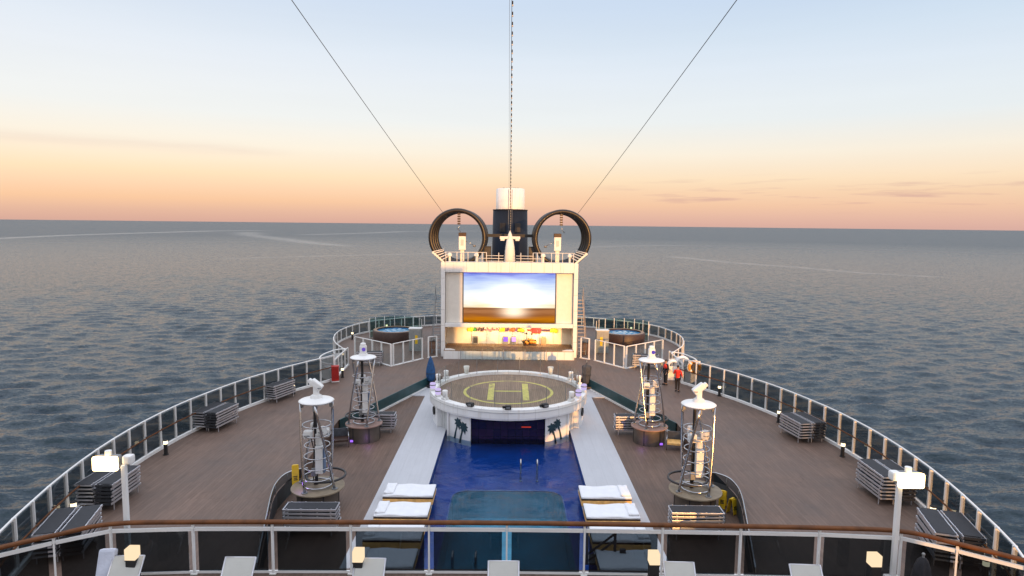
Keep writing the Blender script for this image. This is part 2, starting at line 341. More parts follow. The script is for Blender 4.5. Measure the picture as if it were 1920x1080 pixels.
    def mesh(s, name):
        me = bpy.data.meshes.new(name); me.from_pydata(s.v, [], s.f); me.polygons.foreach_set('use_smooth', s.sm); me.update(); return me
    def build(s, name, material, parent=None, loc=None, rz=None):
        o = bpy.data.objects.new(name, s.mesh(name)); o.data.materials.append(material); COL.objects.link(o)
        if parent is not None: o.parent = parent
        if loc is not None: o.location = loc
        if rz is not None: o.rotation_euler.z = rz
        return o
def tag(o, label, cat, group=None):
    o['label'] = label; o['category'] = cat
    if group: o['group'] = group
    return o
def thing(name, label, cat, loc=(0, 0, 0), rz=0.0, group=None):
    o = bpy.data.objects.new(name, None); COL.objects.link(o); o.location = loc; o.rotation_euler = (0, 0, rz); o.empty_display_size = .2
    return tag(o, label, cat, group)
def struct(o): o['kind'] = 'structure'; return o
def dup(root, loc, rz, label, group=None, mirror=False):
    r = root.copy(); COL.objects.link(r); r.location = loc; r.rotation_euler = (0, 0, rz); r['label'] = label
    if group: r['group'] = group
    if mirror: r.scale.x = -1
    for ch in list(root.children):
        c = ch.copy(); COL.objects.link(c); c.parent = r
        for g in list(ch.children):
            d = g.copy(); COL.objects.link(d); d.parent = c
    return r
def child(src, parent, loc=None, rz=None):
    c = src.copy(); COL.objects.link(c); c.parent = parent
    if loc is not None: c.location = loc
    if rz is not None: c.rotation_euler.z = rz
    return c
def smooth_path(P, n=8):
    out_ = []
    for i in range(len(P) - 1):
        p0, p1, p2, p3 = (Vector(P[max(i - 1, 0)]), Vector(P[i]), Vector(P[i + 1]), Vector(P[min(i + 2, len(P) - 1)]))
        for k in range(n):
            t = k / n
            out_.append(.5 * ((2 * p1) + (p2 - p0) * t + (2 * p0 - 5 * p1 + 4 * p2 - p3) * t * t + (3 * p1 - p0 - 3 * p2 + p3) * t ** 3))
    out_.append(Vector(P[-1])); return out_
def resample(P, n):
    P = [Vector(p) for p in P]; d = [0]
    for a, b in zip(P, P[1:]): d.append(d[-1] + (b - a).length)
    o = []; j = 0
    for i in range(n + 1):
        t = d[-1] * i / n
        while j < len(P) - 2 and d[j + 1] < t: j += 1
        k = (t - d[j]) / max(1e-9, d[j + 1] - d[j]); o.append(P[j].lerp(P[j + 1], k))
    return o
def plen(P): return sum((Vector(b) - Vector(a)).length for a, b in zip(P, P[1:]))

# ------------------------------------------------------------------ sea (real waves near, flattening where they are too small to see)
SEA_Z = -42.0
def build_sea():
    na, half = 760, R_(58)
    ang = np.linspace(-half, half, na); rad = [55.0]
    while rad[-1] < 6500: rad.append(rad[-1] * 1.0058 + .05)
    while rad[-1] < 90000: rad.append(rad[-1] * 1.25)
    rad = np.array(rad); dr = np.gradient(rad)
    X = np.outer(rad, np.sin(ang)); Y = np.outer(rad, np.cos(ang)); Z = np.zeros_like(X)
    sp = np.maximum(dr, rad * (ang[1] - ang[0]))[:, None]
    wind = R_(98)
    for i in range(90):
        lam = 1.6 * (13 / 1.6) ** rng.random(); k = 2 * PI / lam
        th = wind + rng.normal(0, .42); amp = 0.0058 * lam ** 0.98 * (0.55 + .9 * rng.random())
        fade = np.clip((lam / sp - 2.2) / 2.5, 0, 1)
        ph = k * (X * math.cos(th) + Y * math.sin(th)) + rng.random() * 2 * PI
        # patchy amplitude, as gusts leave it
        th2 = rng.random() * 2 * PI; k2 = 2 * PI / (60 + 240 * rng.random())
        env = 1 + .25 * np.sin(k2 * (X * math.cos(th2) + Y * math.sin(th2)) + rng.random() * 6)
        q = np.sin(ph)
        Z += fade * env * amp * (q + .22 * np.cos(2 * ph))
    Z += SEA_Z
    nr = len(rad); V = np.stack([X, Y, Z], -1).reshape(-1, 3)
    idx = np.arange(nr * na).reshape(nr, na)
    F = np.stack([idx[:-1, :-1], idx[:-1, 1:], idx[1:, 1:], idx[1:, :-1]], -1).reshape(-1, 4)[:, ::-1]
    # the rest of the disc, behind and under the ship
    nb = 40; ab = np.linspace(half, 2 * PI - half, nb); ex = []
    for r_ in (55.0, 90000.0): ex += [(r_ * math.sin(a), r_ * math.cos(a), SEA_Z) for a in ab]
    ring = [(55 * math.sin(a), 55 * math.cos(a), SEA_Z) for a in np.linspace(-half, half, 30)]
    o = len(V); EV = ex + ring + [(0, 0, SEA_Z)]; V = np.vstack([V, np.array(EV)])
    EF = [(o + i, o + i + 1, o + nb + i + 1, o + nb + i) for i in range(nb - 1)]
    c = len(V) - 1
    EF = [f[::-1] for f in EF]
    inner = [o + i for i in range(nb)] + [o + 2 * nb + i for i in range(1, 29)]
    TF = [(c, inner[(i + 1) % len(inner)], inner[i]) for i in range(len(inner))]
    me = bpy.data.meshes.new('sea'); nq, ne, ntri = len(F), len(EF), len(TF)
    me.vertices.add(len(V)); me.vertices.foreach_set('co', V.ravel())
    loops = np.concatenate([F.ravel(), np.array(EF).ravel(), np.array(TF).ravel()]).astype(np.int32)
    me.loops.add(len(loops)); me.loops.foreach_set('vertex_index', loops)
    st = np.concatenate([np.arange(nq + ne) * 4, (nq + ne) * 4 + np.arange(ntri) * 3]).astype(np.int32)
    me.polygons.add(nq + ne + ntri); me.polygons.foreach_set('loop_start', st)
    me.polygons.foreach_set('use_smooth', np.ones(nq + ne + ntri, dtype=bool)); me.update(calc_edges=True); me.validate()
    # old wake lines: distance to the track the ship left, stored as a foam amount
    P = V[:, :2]; foam = np.zeros(len(V))
    def line(pts, wid0, wid1, amt, off=0):
        nonlocal foam
        pts = resample([Vector((a, b, 0)) for a, b in pts], 40)
        best = np.full(len(P), 1e9); tb = np.zeros(len(P))
        sel = np.where((P[:, 1] > 500) & (np.hypot(P[:, 0], P[:, 1]) < 6500))[0]
        Q = P[sel]; bs = np.full(len(Q), 1e9); tt = np.zeros(len(Q))
        for i in range(40):
            a = np.array(pts[i][:2]); b = np.array(pts[i + 1][:2]); d = b - a; l2 = (d * d).sum()
            t = np.clip(((Q - a) @ d) / l2, 0, 1); e = np.hypot(*(Q - (a + t[:, None] * d)).T)
            mk = e < bs; bs = np.where(mk, e, bs); tt = np.where(mk, (i + t) / 40, tt)
        wd = wid0 + (wid1 - wid0) * tt
        foam[sel] = np.maximum(foam[sel], amt * np.exp(-(bs / wd) ** 2) * np.clip(np.minimum(tt, 1 - tt) * 12, 0, 1))
    line([(-1250, 1400), (-1395, 1754), (-1514, 2204), (-1570, 2713), (-1640, 3548), (-1500, 4100)], 18, 60, .5)
    line([(-1350, 3300), (-1023, 2531), (-755, 2081), (-500, 1640), (-330, 1400)], 60, 26, .30)
    line([(-900, 2600), (-751, 3395), (-692, 4245), (-200, 5000)], 40, 70, .35)
    line([(-420, 900), (-260, 1050), (-120, 1150)], 10, 14, .18)
    line([(281, 1146), (330, 950), (381, 871), (420, 760), (500, 690)], 16, 9, .22)
    line([(150, 1500), (300, 1700), (500, 1800)], 20, 30, .15)
    at = me.attributes.new('foam', 'FLOAT', 'POINT'); at.data.foreach_set('value', foam.astype(np.float32))
    ob = bpy.data.objects.new('sea', me); COL.objects.link(ob); struct(ob)
    mt = bpy.data.materials.new('sea_water'); mt.use_nodes = True; t = mt.node_tree; b = t.nodes['Principled BSDF']; A = t.nodes.new; K = t.links.new
    tcn = A('ShaderNodeTexCoord')
    at_ = A('ShaderNodeAttribute'); at_.attribute_name = 'foam'
    n0 = A('ShaderNodeTexNoise'); n0.inputs['Scale'].default_value = .05; n0.inputs['Detail'].default_value = 8; K(tcn.outputs['Object'], n0.inputs['Vector'])
    mu = A('ShaderNodeMath'); mu.operation = 'MULTIPLY'; K(at_.outputs['Fac'], mu.inputs[0])
    mr = A('ShaderNodeMapRange'); mr.inputs[1].default_value = .3; mr.inputs[2].default_value = .65; mr.inputs[3].default_value = .1; mr.inputs[4].default_value = 1.0; K(n0.outputs[0], mr.inputs[0]); K(mr.outputs[0], mu.inputs[1])
    mx = A('ShaderNodeMix'); mx.data_type = 'RGBA'; K(mu.outputs[0], mx.inputs[0]); mx.inputs[6].default_value = (.007, .022, .036, 1); mx.inputs[7].default_value = (.62, .60, .55, 1); K(mx.outputs[2], b.inputs['Base Color'])
    b.inputs['IOR'].default_value = 1.22; b.inputs['Specular IOR Level'].default_value = .5; b.inputs['Roughness'].default_value = .3
    ln = A('ShaderNodeVectorMath'); ln.operation = 'LENGTH'; K(tcn.outputs['Object'], ln.inputs[0])
    rg = A('ShaderNodeMapRange'); rg.inputs[1].default_value = 90; rg.inputs[2].default_value = 2600; rg.inputs[3].default_value = .15; rg.inputs[4].default_value = .33; K(ln.outputs['Value'], rg.inputs[0]); K(rg.outputs[0], b.inputs['Roughness'])
    # small facets: tilt the normal directly so that far water keeps its sparkle of slopes
    ge = A('ShaderNodeNewGeometry'); acc = None
    gk = A('ShaderNodeMapRange'); gk.inputs[1].default_value = 90; gk.inputs[2].default_value = 600; gk.inputs[3].default_value = .42; gk.inputs[4].default_value = 1.0; K(ln.outputs['Value'], gk.inputs[0])
    for sca, k in (((.55, 1.5, 1), .66), ((.18, .50, 1), .30), ((1.6, 4.2, 1), .62)):
        mp = A('ShaderNodeMapping'); mp.inputs['Scale'].default_value = sca; mp.inputs['Rotation'].default_value = (0, 0, R_(22)); K(tcn.outputs['Object'], mp.inputs[0])
        n_ = A('ShaderNodeTexNoise'); n_.inputs['Scale'].default_value = 1.0; n_.inputs['Detail'].default_value = 3; n_.inputs['Distortion'].default_value = .3; K(mp.outputs[0], n_.inputs['Vector'])
        sb = A('ShaderNodeVectorMath'); sb.operation = 'SUBTRACT'; K(n_.outputs['Color'], sb.inputs[0]); sb.inputs[1].default_value = (.5, .5, .5)
        sl = A('ShaderNodeVectorMath'); sl.operation = 'MULTIPLY'; K(sb.outputs[0], sl.inputs[0]); sl.inputs[1].default_value = (k * 2, k * 2, 0)
        sg = A('ShaderNodeVectorMath'); sg.operation = 'SCALE'; K(sl.outputs[0], sg.inputs[0]); K(gk.outputs[0], sg.inputs['Scale'])
        ad = A('ShaderNodeVectorMath'); K(sg.outputs[0], ad.inputs[0]); K((acc or ge).outputs[0 if acc else 'Normal'], ad.inputs[1]); acc = ad
    nm = A('ShaderNodeVectorMath'); nm.operation = 'NORMALIZE'; K(acc.outputs[0], nm.inputs[0]); K(nm.outputs[0], b.inputs['Normal'])
    me.materials.append(mt)
build_sea()

# ------------------------------------------------------------------ decks and hull
def interp(tab, y):
    for (y0, x0), (y1, x1) in zip(tab, tab[1:]):
        if y0 <= y <= y1: return x0 + (x1 - x0) * (y - y0) / (y1 - y0)
    return tab[-1][1]
SIDE = [(10.0, 11.2), (12, 12.4), (15, 13.55), (17.6, 14.75), (19.8, 15.4), (22, 15.95), (24.4, 16.38), (26.8, 16.62), (29, 16.66), (31.5, 16.5), (33.8, 16.1), (36.2, 15.55), (38.5, 14.75), (40.4, 13.95), (43.7, 12.15)]
BULGE = [(43.9, 12.15), (48.4, 12.35), (50.3, 13.4), (52.5, 14.5), (55.5, 15.3), (58.3, 15.5), (61, 15.1), (62.8, 14.5), (64.2, 13.5), (65.5, 12.1), (66.9, 10.3), (67.9, 8.6), (68.8, 6.0), (69.6, 0.0)]
HOLE = [(10.0, 5.9), (15, 6.9), (19, 7.75), (22.6, 8.75), (24.0, 9.15), (25.0, 9.32), (26.2, 9.3), (27.5, 9.2), (34.6, 9.4), (45.2, 5.6)]
HOLE_END = 45.2; LOW = -0.7
ys_a = sorted(set([10 + i * .6 for i in range(59)] + [p[0] for p in SIDE if p[0] < HOLE_END] + [p[0] for p in HOLE]))
ys_a = [y for y in ys_a if y <= HOLE_END]
def outer(y):
    return interp(SIDE, y) if y <= 43.7 else interp(BULGE, max(y, 43.9))
mb = MB()
for y0, y1 in zip(ys_a, ys_a[1:]):
    for s_ in (-1, 1):
        a, b = interp(HOLE, y0), outer(y0) + .12; c, d = interp(HOLE, y1), outer(y1) + .12
        q = [(s_ * a, y0, 0), (s_ * b, y0, 0), (s_ * d, y1, 0), (s_ * c, y1, 0)]
        mb.quad(*(q if s_ > 0 else q[::-1]))
ys_b = [45.2 + i * .5 for i in range(49)] + [69.6]
for y0, y1 in zip(ys_b, ys_b[1:]):
    b, d = outer(y0) + .12, max(outer(y1), 0.02) + .12
    for s_ in (-1, 1):
        q = [(0, y0, 0), (s_ * b, y0, 0), (s_ * d, y1, 0), (0, y1, 0)]
        mb.quad(*(q if s_ > 0 else q[::-1]))
struct(mb.build('upper_deck', DECK))
# hull plating under the deck edge
mb = MB(); prof = [(y, outer(y) + .16) for y in ys_a] + [(y, max(outer(y), .02) + .16) for y in ys_b[1:]]
for (y0, x0), (y1, x1) in zip(prof, prof[1:]):
    for s_ in (-1, 1):
        q = [(s_ * x0, y0, -.02), (s_ * x1, y1, -.02), (s_ * x1 * .97, y1, SEA_Z - 3), (s_ * x0 * .97, y0, SEA_Z - 3)]
        mb.quad(*q)
struct(mb.build('ship_hull', WHITE))
# low deck round the pool
PX, PXN, PY0, PY1 = 3.5, 3.1, 15.0, 33.6
mb = MB()
for s_ in (-1, 1):
    for y0, y1, x0, x1 in ((10, PY0, 0, 10.4), (PY0, 45.6, 5.62, 10.4)):
        q = [(s_ * x0, y0, LOW), (s_ * x1, y0, LOW), (s_ * x1, y1, LOW), (s_ * x0, y1, LOW)]
        mb.quad(*(q if s_ > 0 else q[::-1]))
struct(mb.build('pool_deck', DECKL))
mb = MB()
for s_ in (-1, 1):
    mb.prism([(s_ * x, y) for x, y in ((PXN, PY0), (5.62, PY0), (5.62, 42.3), (7.3, 42.3), (6.6, 44.9), (0, 44.9), (0, 35.2), (PX, 35.2), (PX, 27.1), (PXN, 27.1))][::s_], LOW - .02, LOW + .04)
struct(mb.build('pool_surround', WDECK))
# step face between the two decks
def wallstrip(pts, z0, z1, mname, material, thick=.05):
    mb = MB()
    for (xa, ya), (xb, yb) in zip(pts, pts[1:]):
        mb.quad((xa, ya, z0), (xb, yb, z0), (xb, yb, z1), (xa, ya, z1))
    return mb.build(mname, material)
for s_ in (-1, 1):
    hp = [(s_ * x, y) for y, x in HOLE]
    struct(wallstrip(hp[:8], LOW, -.002, 'deck_step', DARKRISER))
    struct(wallstrip(hp[7:9], LOW, -.002, 'deck_step', DECKL))
struct(wallstrip([(-5.6, 45.2), (5.6, 45.2)], LOW, -.002, 'deck_step', DECKL))

# ------------------------------------------------------------------ railings
def railing(name, label, path, n, h, post_w=.07, post_d=.12, gm=GL_RAIL, kerb=.14, hand=True, top=.036, group=None, postmat=WHITE, glass_z=(.16, None), cap=None, skip_ends=False, bot=False):
    th = thing(name, label, 'railing', path[0] if len(path[0]) == 3 else (*path[0], 0), 0, group)
    o = Vector(th.location); P = [Vector(p) - o for p in resample([Vector((p[0], p[1], o.z)) for p in path], n)]
    cl = (P[1] - P[0]).length
    psrc = None; gsrc = None; ksrc = None
    for i, p in enumerate(P):
        d = (P[min(i + 1, n)] - P[max(i - 1, 0)]).normalized(); rz = math.atan2(d.y, d.x)
        if psrc is None:
            psrc = MB().box((0, 0, h / 2), (post_w, post_d, h)).box((0, 0, .03), (.16, .17, .06)).build('post', postmat, th, p, rz)
            if hand: ksrc = MB().box((0, -.12 if path[-1][0] < 0 else .12, 1.0), (.035, .16, .05)).build('bracket', DARKM, psrc); 
        else:
            c = child(psrc, th, p, rz)
            if ksrc: child(ksrc, c)
    g1 = h - .09 if glass_z[1] is None else glass_z[1]
    for a, b in zip(P, P[1:]):
        d = b - a; rz = math.atan2(d.y, d.x); mid = (a + b) / 2
        if gsrc is None:
            gsrc = MB().box((0, 0, (glass_z[0] + g1) / 2), (cl - .10, .016, g1 - glass_z[0])).build('glass_panel', gm, th, mid, rz)
        else: child(gsrc, th, mid, rz)
    MB().tube([p + Vector((0, 0, h)) for p in P], top, 8).build('top_rail', postmat, th)
    if kerb:
        mk = MB()
        for a, b in zip(P, P[1:]): mk.beam(a + Vector((0, 0, kerb / 2)), b + Vector((0, 0, kerb / 2)), .16, kerb)
        mk.build('kerb', WHITE, th)
    if hand:
        sgn = -1 if path[-1][0] > 0 else 1
        hp = []
        for i, p in enumerate(P):
            d = (P[min(i + 1, n)] - P[max(i - 1, 0)]).normalized(); nn = Vector((-d.y, d.x, 0))
            if (p + o).x * nn.x > 0: nn = -nn
            hp.append(p + nn * .17 + Vector((0, 0, 1.0)))
        MB().tube(hp, .032, 6).build('handrail', TEAK, th)
    return th
for s_, nm in ((-1, 'long glass windscreen railing with white posts along the shaded left deck edge'), (1, 'long glass windscreen railing with sunlit posts along the right deck edge')):
    pth = smooth_path([(s_ * x, y, 0) for y, x in SIDE], 5)
    railing('windscreen_railing', nm, pth, int(plen(pth) / 1.19), 1.75)
    pth = smooth_path([(s_ * x, y, 0) for y, x in BULGE[1:]], 5)
    railing('terrace_railing', ('low white railing curving round the left hot tub terrace' if s_ < 0 else 'low white railing curving round the right hot tub terrace'), pth, int(plen(pth) / 1.3), 1.08, glass_z=(.14, None), hand=False)
    pth = [(s_ * 12.15, 43.95, 0), (s_ * 12.35, 48.4, 0)]
    railing('ramp_railing', ('short slanting white railing where the left windscreen meets the terrace' if s_ < 0 else 'short slanting white railing behind the two standing people'), pth, 4, 1.38, hand=False, kerb=.1)
    side = 'left' if s_ < 0 else 'right'
    pth = [(s_ * 12.5, 51.3, 0), (s_ * 9.0, 48.2, 0)]
    railing('terrace_fence', 'white glazed fence wing on the seaward side of the %s hot tub corner post' % side, pth, 4, 1.72, hand=False, kerb=.06, gm=GL_CLEAR, bot=True)
    pth = [(s_ * 8.85, 48.35, 0), (s_ * 7.0, 51.0, 0)]
    railing('terrace_fence', 'white glazed fence wing running from the %s hot tub corner post towards the stage' % side, pth, 3, 1.72, hand=False, kerb=.06, gm=GL_CLEAR, bot=True)
    pth = [(s_ * 6.55, 51.45, 0), (s_ * 5.95, 51.95, 0)]
    railing('terrace_gate', 'narrow white gate frame beside the %s edge of the big stage' % side, pth, 1, 1.72, hand=False, kerb=.06, gm=GL_CLEAR)

    # raft shelf outside the rail
    mb = MB(); ol = smooth_path([(s_ * 12.35, 44.0, 0), (s_ * 13.5, 45.2, 0), (s_ * 14.0, 47.2, 0), (s_ * 13.6, 49.2, 0), (s_ * 12.9, 49.9, 0)], 6)
    t_ = thing('boarding_shelf', ('curved white shelf jutting out over the sea at the left railing corner' if s_ < 0 else 'curved white shelf jutting out over the sea at the right railing corner'), 'platform', (s_ * 12.6, 47, 0))
    o = Vector((s_ * 12.6, 47, 0))
    pl = [(p.x - o.x, p.y - o.y) for p in ol]
    MB().prism(pl if s_ < 0 else pl[::-1], -.15, .12).build('slab', WHITEW, t_)
    MB().tube([p - o + Vector((0, 0, 1.0)) for p in ol], .05, 8).build('guard_rail', WHITE, t_)
    mb = MB()
    for a, b in zip(ol, ol[1:]): mb.quad(a - o + Vector((0, 0, .1)), b - o + Vector((0, 0, .1)), b - o + Vector((0, 0, .72)), a - o + Vector((0, 0, .72)))
    mb.build('guard_panel', WHITEW, t_)

# stairwell balustrade round the near towers
for s_ in (-1, 1):
    pth = smooth_path([(s_ * x, y, 0) for x, y in ((7.7, 18.8), (8.78, 22.6), (9.16, 24.0), (9.34, 25.0), (9.3, 25.9), (8.95, 26.4), (8.55, 26.55))], 5)
    o = Vector(pth[0])
    t_ = thing('curved_balustrade', 'low curved dark glass balustrade with pale handrail round the %s near light tower' % ('left' if s_ < 0 else 'right'), 'railing', o)
    MB().tube([p - o + Vector((0, 0, .42)) for p in pth], .03, 8).build('handrail', STEEL, t_)
    g = MB()
    for a, b in zip(pth, pth[1:]): g.quad(a - o + Vector((0, 0, .02)), b - o + Vector((0, 0, .02)), b - o + Vector((0, 0, .4)), a - o + Vector((0, 0, .4)))
    g.build('glass_panel', GL_NEAR, t_)
    for i in range(0, len(pth), 7): MB().tube([pth[i] - o, pth[i] - o + Vector((0, 0, .42))], .018, 6).build('post', GREYM, t_)
    # teal bench-like band beside the pool deck
    a, b = Vector((s_ * 9.36, 34.7, LOW)), Vector((s_ * 5.62, 45.1, LOW)); d = (b - a); rz = math.atan2(d.y, d.x); mid = (a + b) / 2
    t_ = thing('step_wall', 'long dark teal wall below the raised deck on the %s of the round platform' % ('left' if s_ < 0 else 'right'), 'wall', mid, rz)
    MB().box((0, 0, .36), (d.length, .06, .71)).build('panel', TEAL, t_)
    MB().box((0, .06 * s_, .05), (d.length, .14, .10)).build('base_strip', WHITEW, t_)

# ------------------------------------------------------------------ pool
t_ = thing('swimming_pool', 'long blue pool with a rounded pale inner basin in front of the round platform', 'pool', (0, 24, LOW))
def rrect(x0, x1, y0, y1, r, n=8):
    o = []
    for cx, cy, a0 in ((x1 - r, y1 - r, 0), (x0 + r, y1 - r, PI / 2), (x0 + r, y0 + r, PI), (x1 - r, y0 + r, 1.5 * PI)):
        o += [(cx + r * math.cos(a0 + PI / 2 * i / n), cy + r * math.sin(a0 + PI / 2 * i / n)) for i in range(n + 1)]
    return o
zf = -.42; zi = -1.7
outl = [(PX, 11.2), (-PX, 11.2), (-PX, -9), (PX, -9)]
inn = rrect(-2.45, 2.45, -7.5, 3.95, .75)
bm = bmesh.new(); ov = [bm.verts.new((x, y, zf)) for x, y in outl]; iv = [bm.verts.new((x, y, zf)) for x, y in inn]
es = [bm.edges.new((ov[i], ov[(i + 1) % 4])) for i in range(4)] + [bm.edges.new((iv[i], iv[(i + 1) % len(iv)])) for i in range(len(iv))]
bmesh.ops.triangle_fill(bm, use_beauty=True, edges=es)
bm.verts.index_update()
mb = MB(); mb.add([v.co.copy() for v in bm.verts], [[v.index for v in f.verts] for f in bm.faces]); bm.free()
for i in range(4):
    (xa, ya), (xb, yb) = outl[i], outl[(i + 1) % 4]; mb.quad((xa, ya, zf), (xb, yb, zf), (xb, yb, .03), (xa, ya, .03))
mb.build('basin', TILEB, t_)
mb = MB()
for i in range(len(inn)):
    (xa, ya), (xb, yb) = inn[i], inn[(i + 1) % len(inn)]; mb.quad((xa, ya, zi), (xb, yb, zi), (xb, yb, zf), (xa, ya, zf))
mb.add([(x, y, zi) for x, y in inn], [tuple(range(len(inn)))])
mb.build('inner_basin', TILET, t_)
MB().tube([(x, y, zf + .01) for x, y in inn], .035, 6, closed=True).build('basin_rim', mat('pool_rim', (.08, .16, .34), .4), t_)
# water
mt = bpy.data.materials.new('pool_water'); mt.use_nodes = True; t = mt.node_tree
for n in list(t.nodes): t.nodes.remove(n)
o_ = t.nodes.new('ShaderNodeOutputMaterial'); tr = t.nodes.new('ShaderNodeBsdfTransparent'); tr.inputs[0].default_value = (.70, .88, .97, 1)
g_ = t.nodes.new('ShaderNodeBsdfGlossy'); g_.inputs['Roughness'].default_value = .04; fr = t.nodes.new('ShaderNodeFresnel'); fr.inputs[0].default_value = 1.33
tcn = t.nodes.new('ShaderNodeTexCoord'); no = t.nodes.new('ShaderNodeTexNoise'); no.inputs['Scale'].default_value = 1.3; no.inputs['Detail'].default_value = 5; no.inputs['Distortion'].default_value = .6; t.links.new(tcn.outputs['Object'], no.inputs['Vector'])
bp = t.nodes.new('ShaderNodeBump'); bp.inputs['Strength'].default_value = .22; bp.inputs['Distance'].default_value = .25; t.links.new(no.outputs[0], bp.inputs['Height']); t.links.new(bp.outputs[0], g_.inputs['Normal']); t.links.new(bp.outputs[0], fr.inputs['Normal'])
mx = t.nodes.new('ShaderNodeMixShader'); t.links.new(fr.outputs[0], mx.inputs[0]); t.links.new(tr.outputs[0], mx.inputs[1]); t.links.new(g_.outputs[0], mx.inputs[2]); t.links.new(mx.outputs[0], o_.inputs[0])
struct(MB().quad((-PX, 15, -.84), (PX, 15, -.84), (PX, 35.2, -.84), (-PX, 35.2, -.84)).build('pool_water', mt))
# handrails
def pool_handle(x, y, h, label, grp, zb):
    t_ = thing('pool_handrail', label, 'handrail', (x, y, zb), 0, grp)
    P = [(0, .32, 0), (0, .32, h - .25 - zb - .84), (0, .25, h - .08 - zb - .84), (0, .12, h - zb - .84), (0, 0, h - .05 - zb - .84), (0, -.06, h - .25 - zb - .84), (0, -.06, 0)]
    MB().tube(smooth_path(P, 4), .036, 8).build('tube', STEEL, t_)
    MB().cyl((0, .32, 0), .06, .03, 10).cyl((0, -.06, 0), .06, .03, 10).build('flange', STEEL, t_)
pool_handle(.62, 29.1, .72, 'left chrome handrail of the pair standing beyond the inner basin', 'pool handrails', LOW + zf)
pool_handle(1.40, 29.1, .72, 'right chrome handrail of the pair standing beyond the inner basin', 'pool handrails', LOW + zf)
pool_handle(-1.86, 20.9, .5, 'left chrome handrail of the pair seen through the smoked glass', 'pool handrails', LOW + zi)
pool_handle(-1.06, 20.9, .5, 'right chrome handrail of the pair seen through the smoked glass', 'pool handrails', LOW + zi)

# ------------------------------------------------------------------ round platform with the landing pad markings
YC = 37.8
dr = thing('round_platform', 'round white platform with a yellow landing circle on top and palm motifs below', 'platform', (0, YC, LOW))
dr.scale = (.955, .955, 1)
RZ = 1.62; FZ = 1.70       # heights above LOW: floor, rim top
MB().lathe([(0.001, RZ), (4.46, RZ)], 72, smooth=False).build('floor', deck_mat('platform_planks', (.215, .152, .105), plank=.12, seam=.6, var=.25), dr)
RIM = [(4.46, RZ - .02), (4.46, RZ + .17), (4.49, RZ + .2), (4.86, RZ + .2), (4.90, RZ + .17), (4.92, RZ - .30), (4.90, RZ - .40), (4.86, RZ - .42), (4.4, RZ - .42)]
mb = MB()
for a, b in zip(RIM, RIM[1:]): mb.lathe([a, b], 120)
mb.build('rim', PLATER, dr)
MB().torus((0, 0, RZ + .03), 4.925, .018, n=96, k=6).build('rim_trim', GREYP, dr)
RB = 4.72
def cylwall(a0, a1, r, z0, z1, n=16):
    m_ = MB(); P = [(r * math.cos(a0 + (a1 - a0) * i / n), r * math.sin(a0 + (a1 - a0) * i / n)) for i in range(n + 1)]
    for (xa, ya), (xb, yb) in zip(P, P[1:]): m_.quad((xa, ya, z0), (xb, yb, z0), (xb, yb, z1), (xa, ya, z1))
    return m_
A0 = -PI / 2; ha = math.asin(2.12 / RB); hb = math.asin(3.5 / RB); hc = R_(63)
zb = -.75; zt = RZ - .41
for s_ in (-1, 1):
    cylwall(A0 + s_ * ha, A0 + s_ * hb, RB, zb, zt).build('wall_panel', PLATER, dr)
    cylwall(A0 + s_ * hb, A0 + s_ * hc, RB - .22, -.02, zt).build('wall_panel', GREYP, dr)
    x, y = RB * math.cos(A0 + s_ * hb), RB * math.sin(A0 + s_ * hb)
    MB().beam((x, y, zb), (x, y, zt), .1, .3).build('wall_rib', WHITE, dr)
    for k in (.33, .66):
        a = A0 + s_ * (hb + (hc - hb) * k); MB().box(((RB - .2) * math.cos(a), (RB - .2) * math.sin(a), .5), (.02, .04, 1.0), a).build('panel_seam', WHITEW, dr)
    cylwall(A0 + s_ * hc, A0 + s_ * R_(178), RB, -.02, zt, 30).build('wall_panel', PLATER, dr)
    x, y = (RB - .1) * math.cos(A0 + s_ * hc), (RB - .1) * math.sin(A0 + s_ * hc)
    MB().box((x, y, (zt - .02) / 2), (.34, .12, zt + .02), A0 + s_ * hc).build('wall_rib', WHITE, dr)
    # side return of the video wall recess
    x0, y0 = s_ * 2.12, -RB * math.cos(ha)
    MB().quad((x0, y0, zb), (x0, y0 + .55, zb), (x0, y0 + .55, zt), (x0, y0, zt)).build('recess_cheek', WHITE, dr)
    a = A0 + s_ * R_(72)
    pt = MB().cyl((0, 0, 0), .24, .06, 20).build('porthole', BLACK, dr, ((RB + .02) * math.cos(a), (RB + .02) * math.sin(a), .78))
    pt.rotation_euler = (PI / 2, 0, a + PI / 2)
# video wall: dark blue tiles, a glowing bar standing in for a lamp's red reflection
mt = bpy.data.materials.new('video_wall'); mt.use_nodes = True; t = mt.node_tree; b = t.nodes['Principled BSDF']
tcn = t.nodes.new('ShaderNodeTexCoord'); br = t.nodes.new('ShaderNodeTexBrick'); br.offset = 0; br.inputs['Scale'].default_value = 1; br.inputs['Brick Width'].default_value = .42; br.inputs['Row Height'].default_value = .42; br.inputs['Mortar Size'].default_value = .012
mp = t.nodes.new('ShaderNodeMapping'); mp.inputs['Rotation'].default_value = (PI / 2, 0, 0); t.links.new(tcn.outputs['Object'], mp.inputs[0]); t.links.new(mp.outputs[0], br.inputs['Vector'])
br.inputs['Color1'].default_value = (.012, .010, .05, 1); br.inputs['Color2'].default_value = (.03, .014, .055, 1); br.inputs['Mortar'].default_value = (.004, .004, .02, 1)
t.links.new(br.outputs[0], b.inputs['Base Color']); b.inputs['Roughness'].default_value = .25
MB().box((0, -RB * math.cos(ha) + .5, (zb + zt) / 2), (4.24, .08, zt - zb)).build('video_wall', mt, dr)
MB().bbox((1.05, -RB * math.cos(ha) + .44, .55), (.55, .03, .05), .012).build('red_reflection', emis('red_reflection_glow', (1, .08, .05), .55), dr)
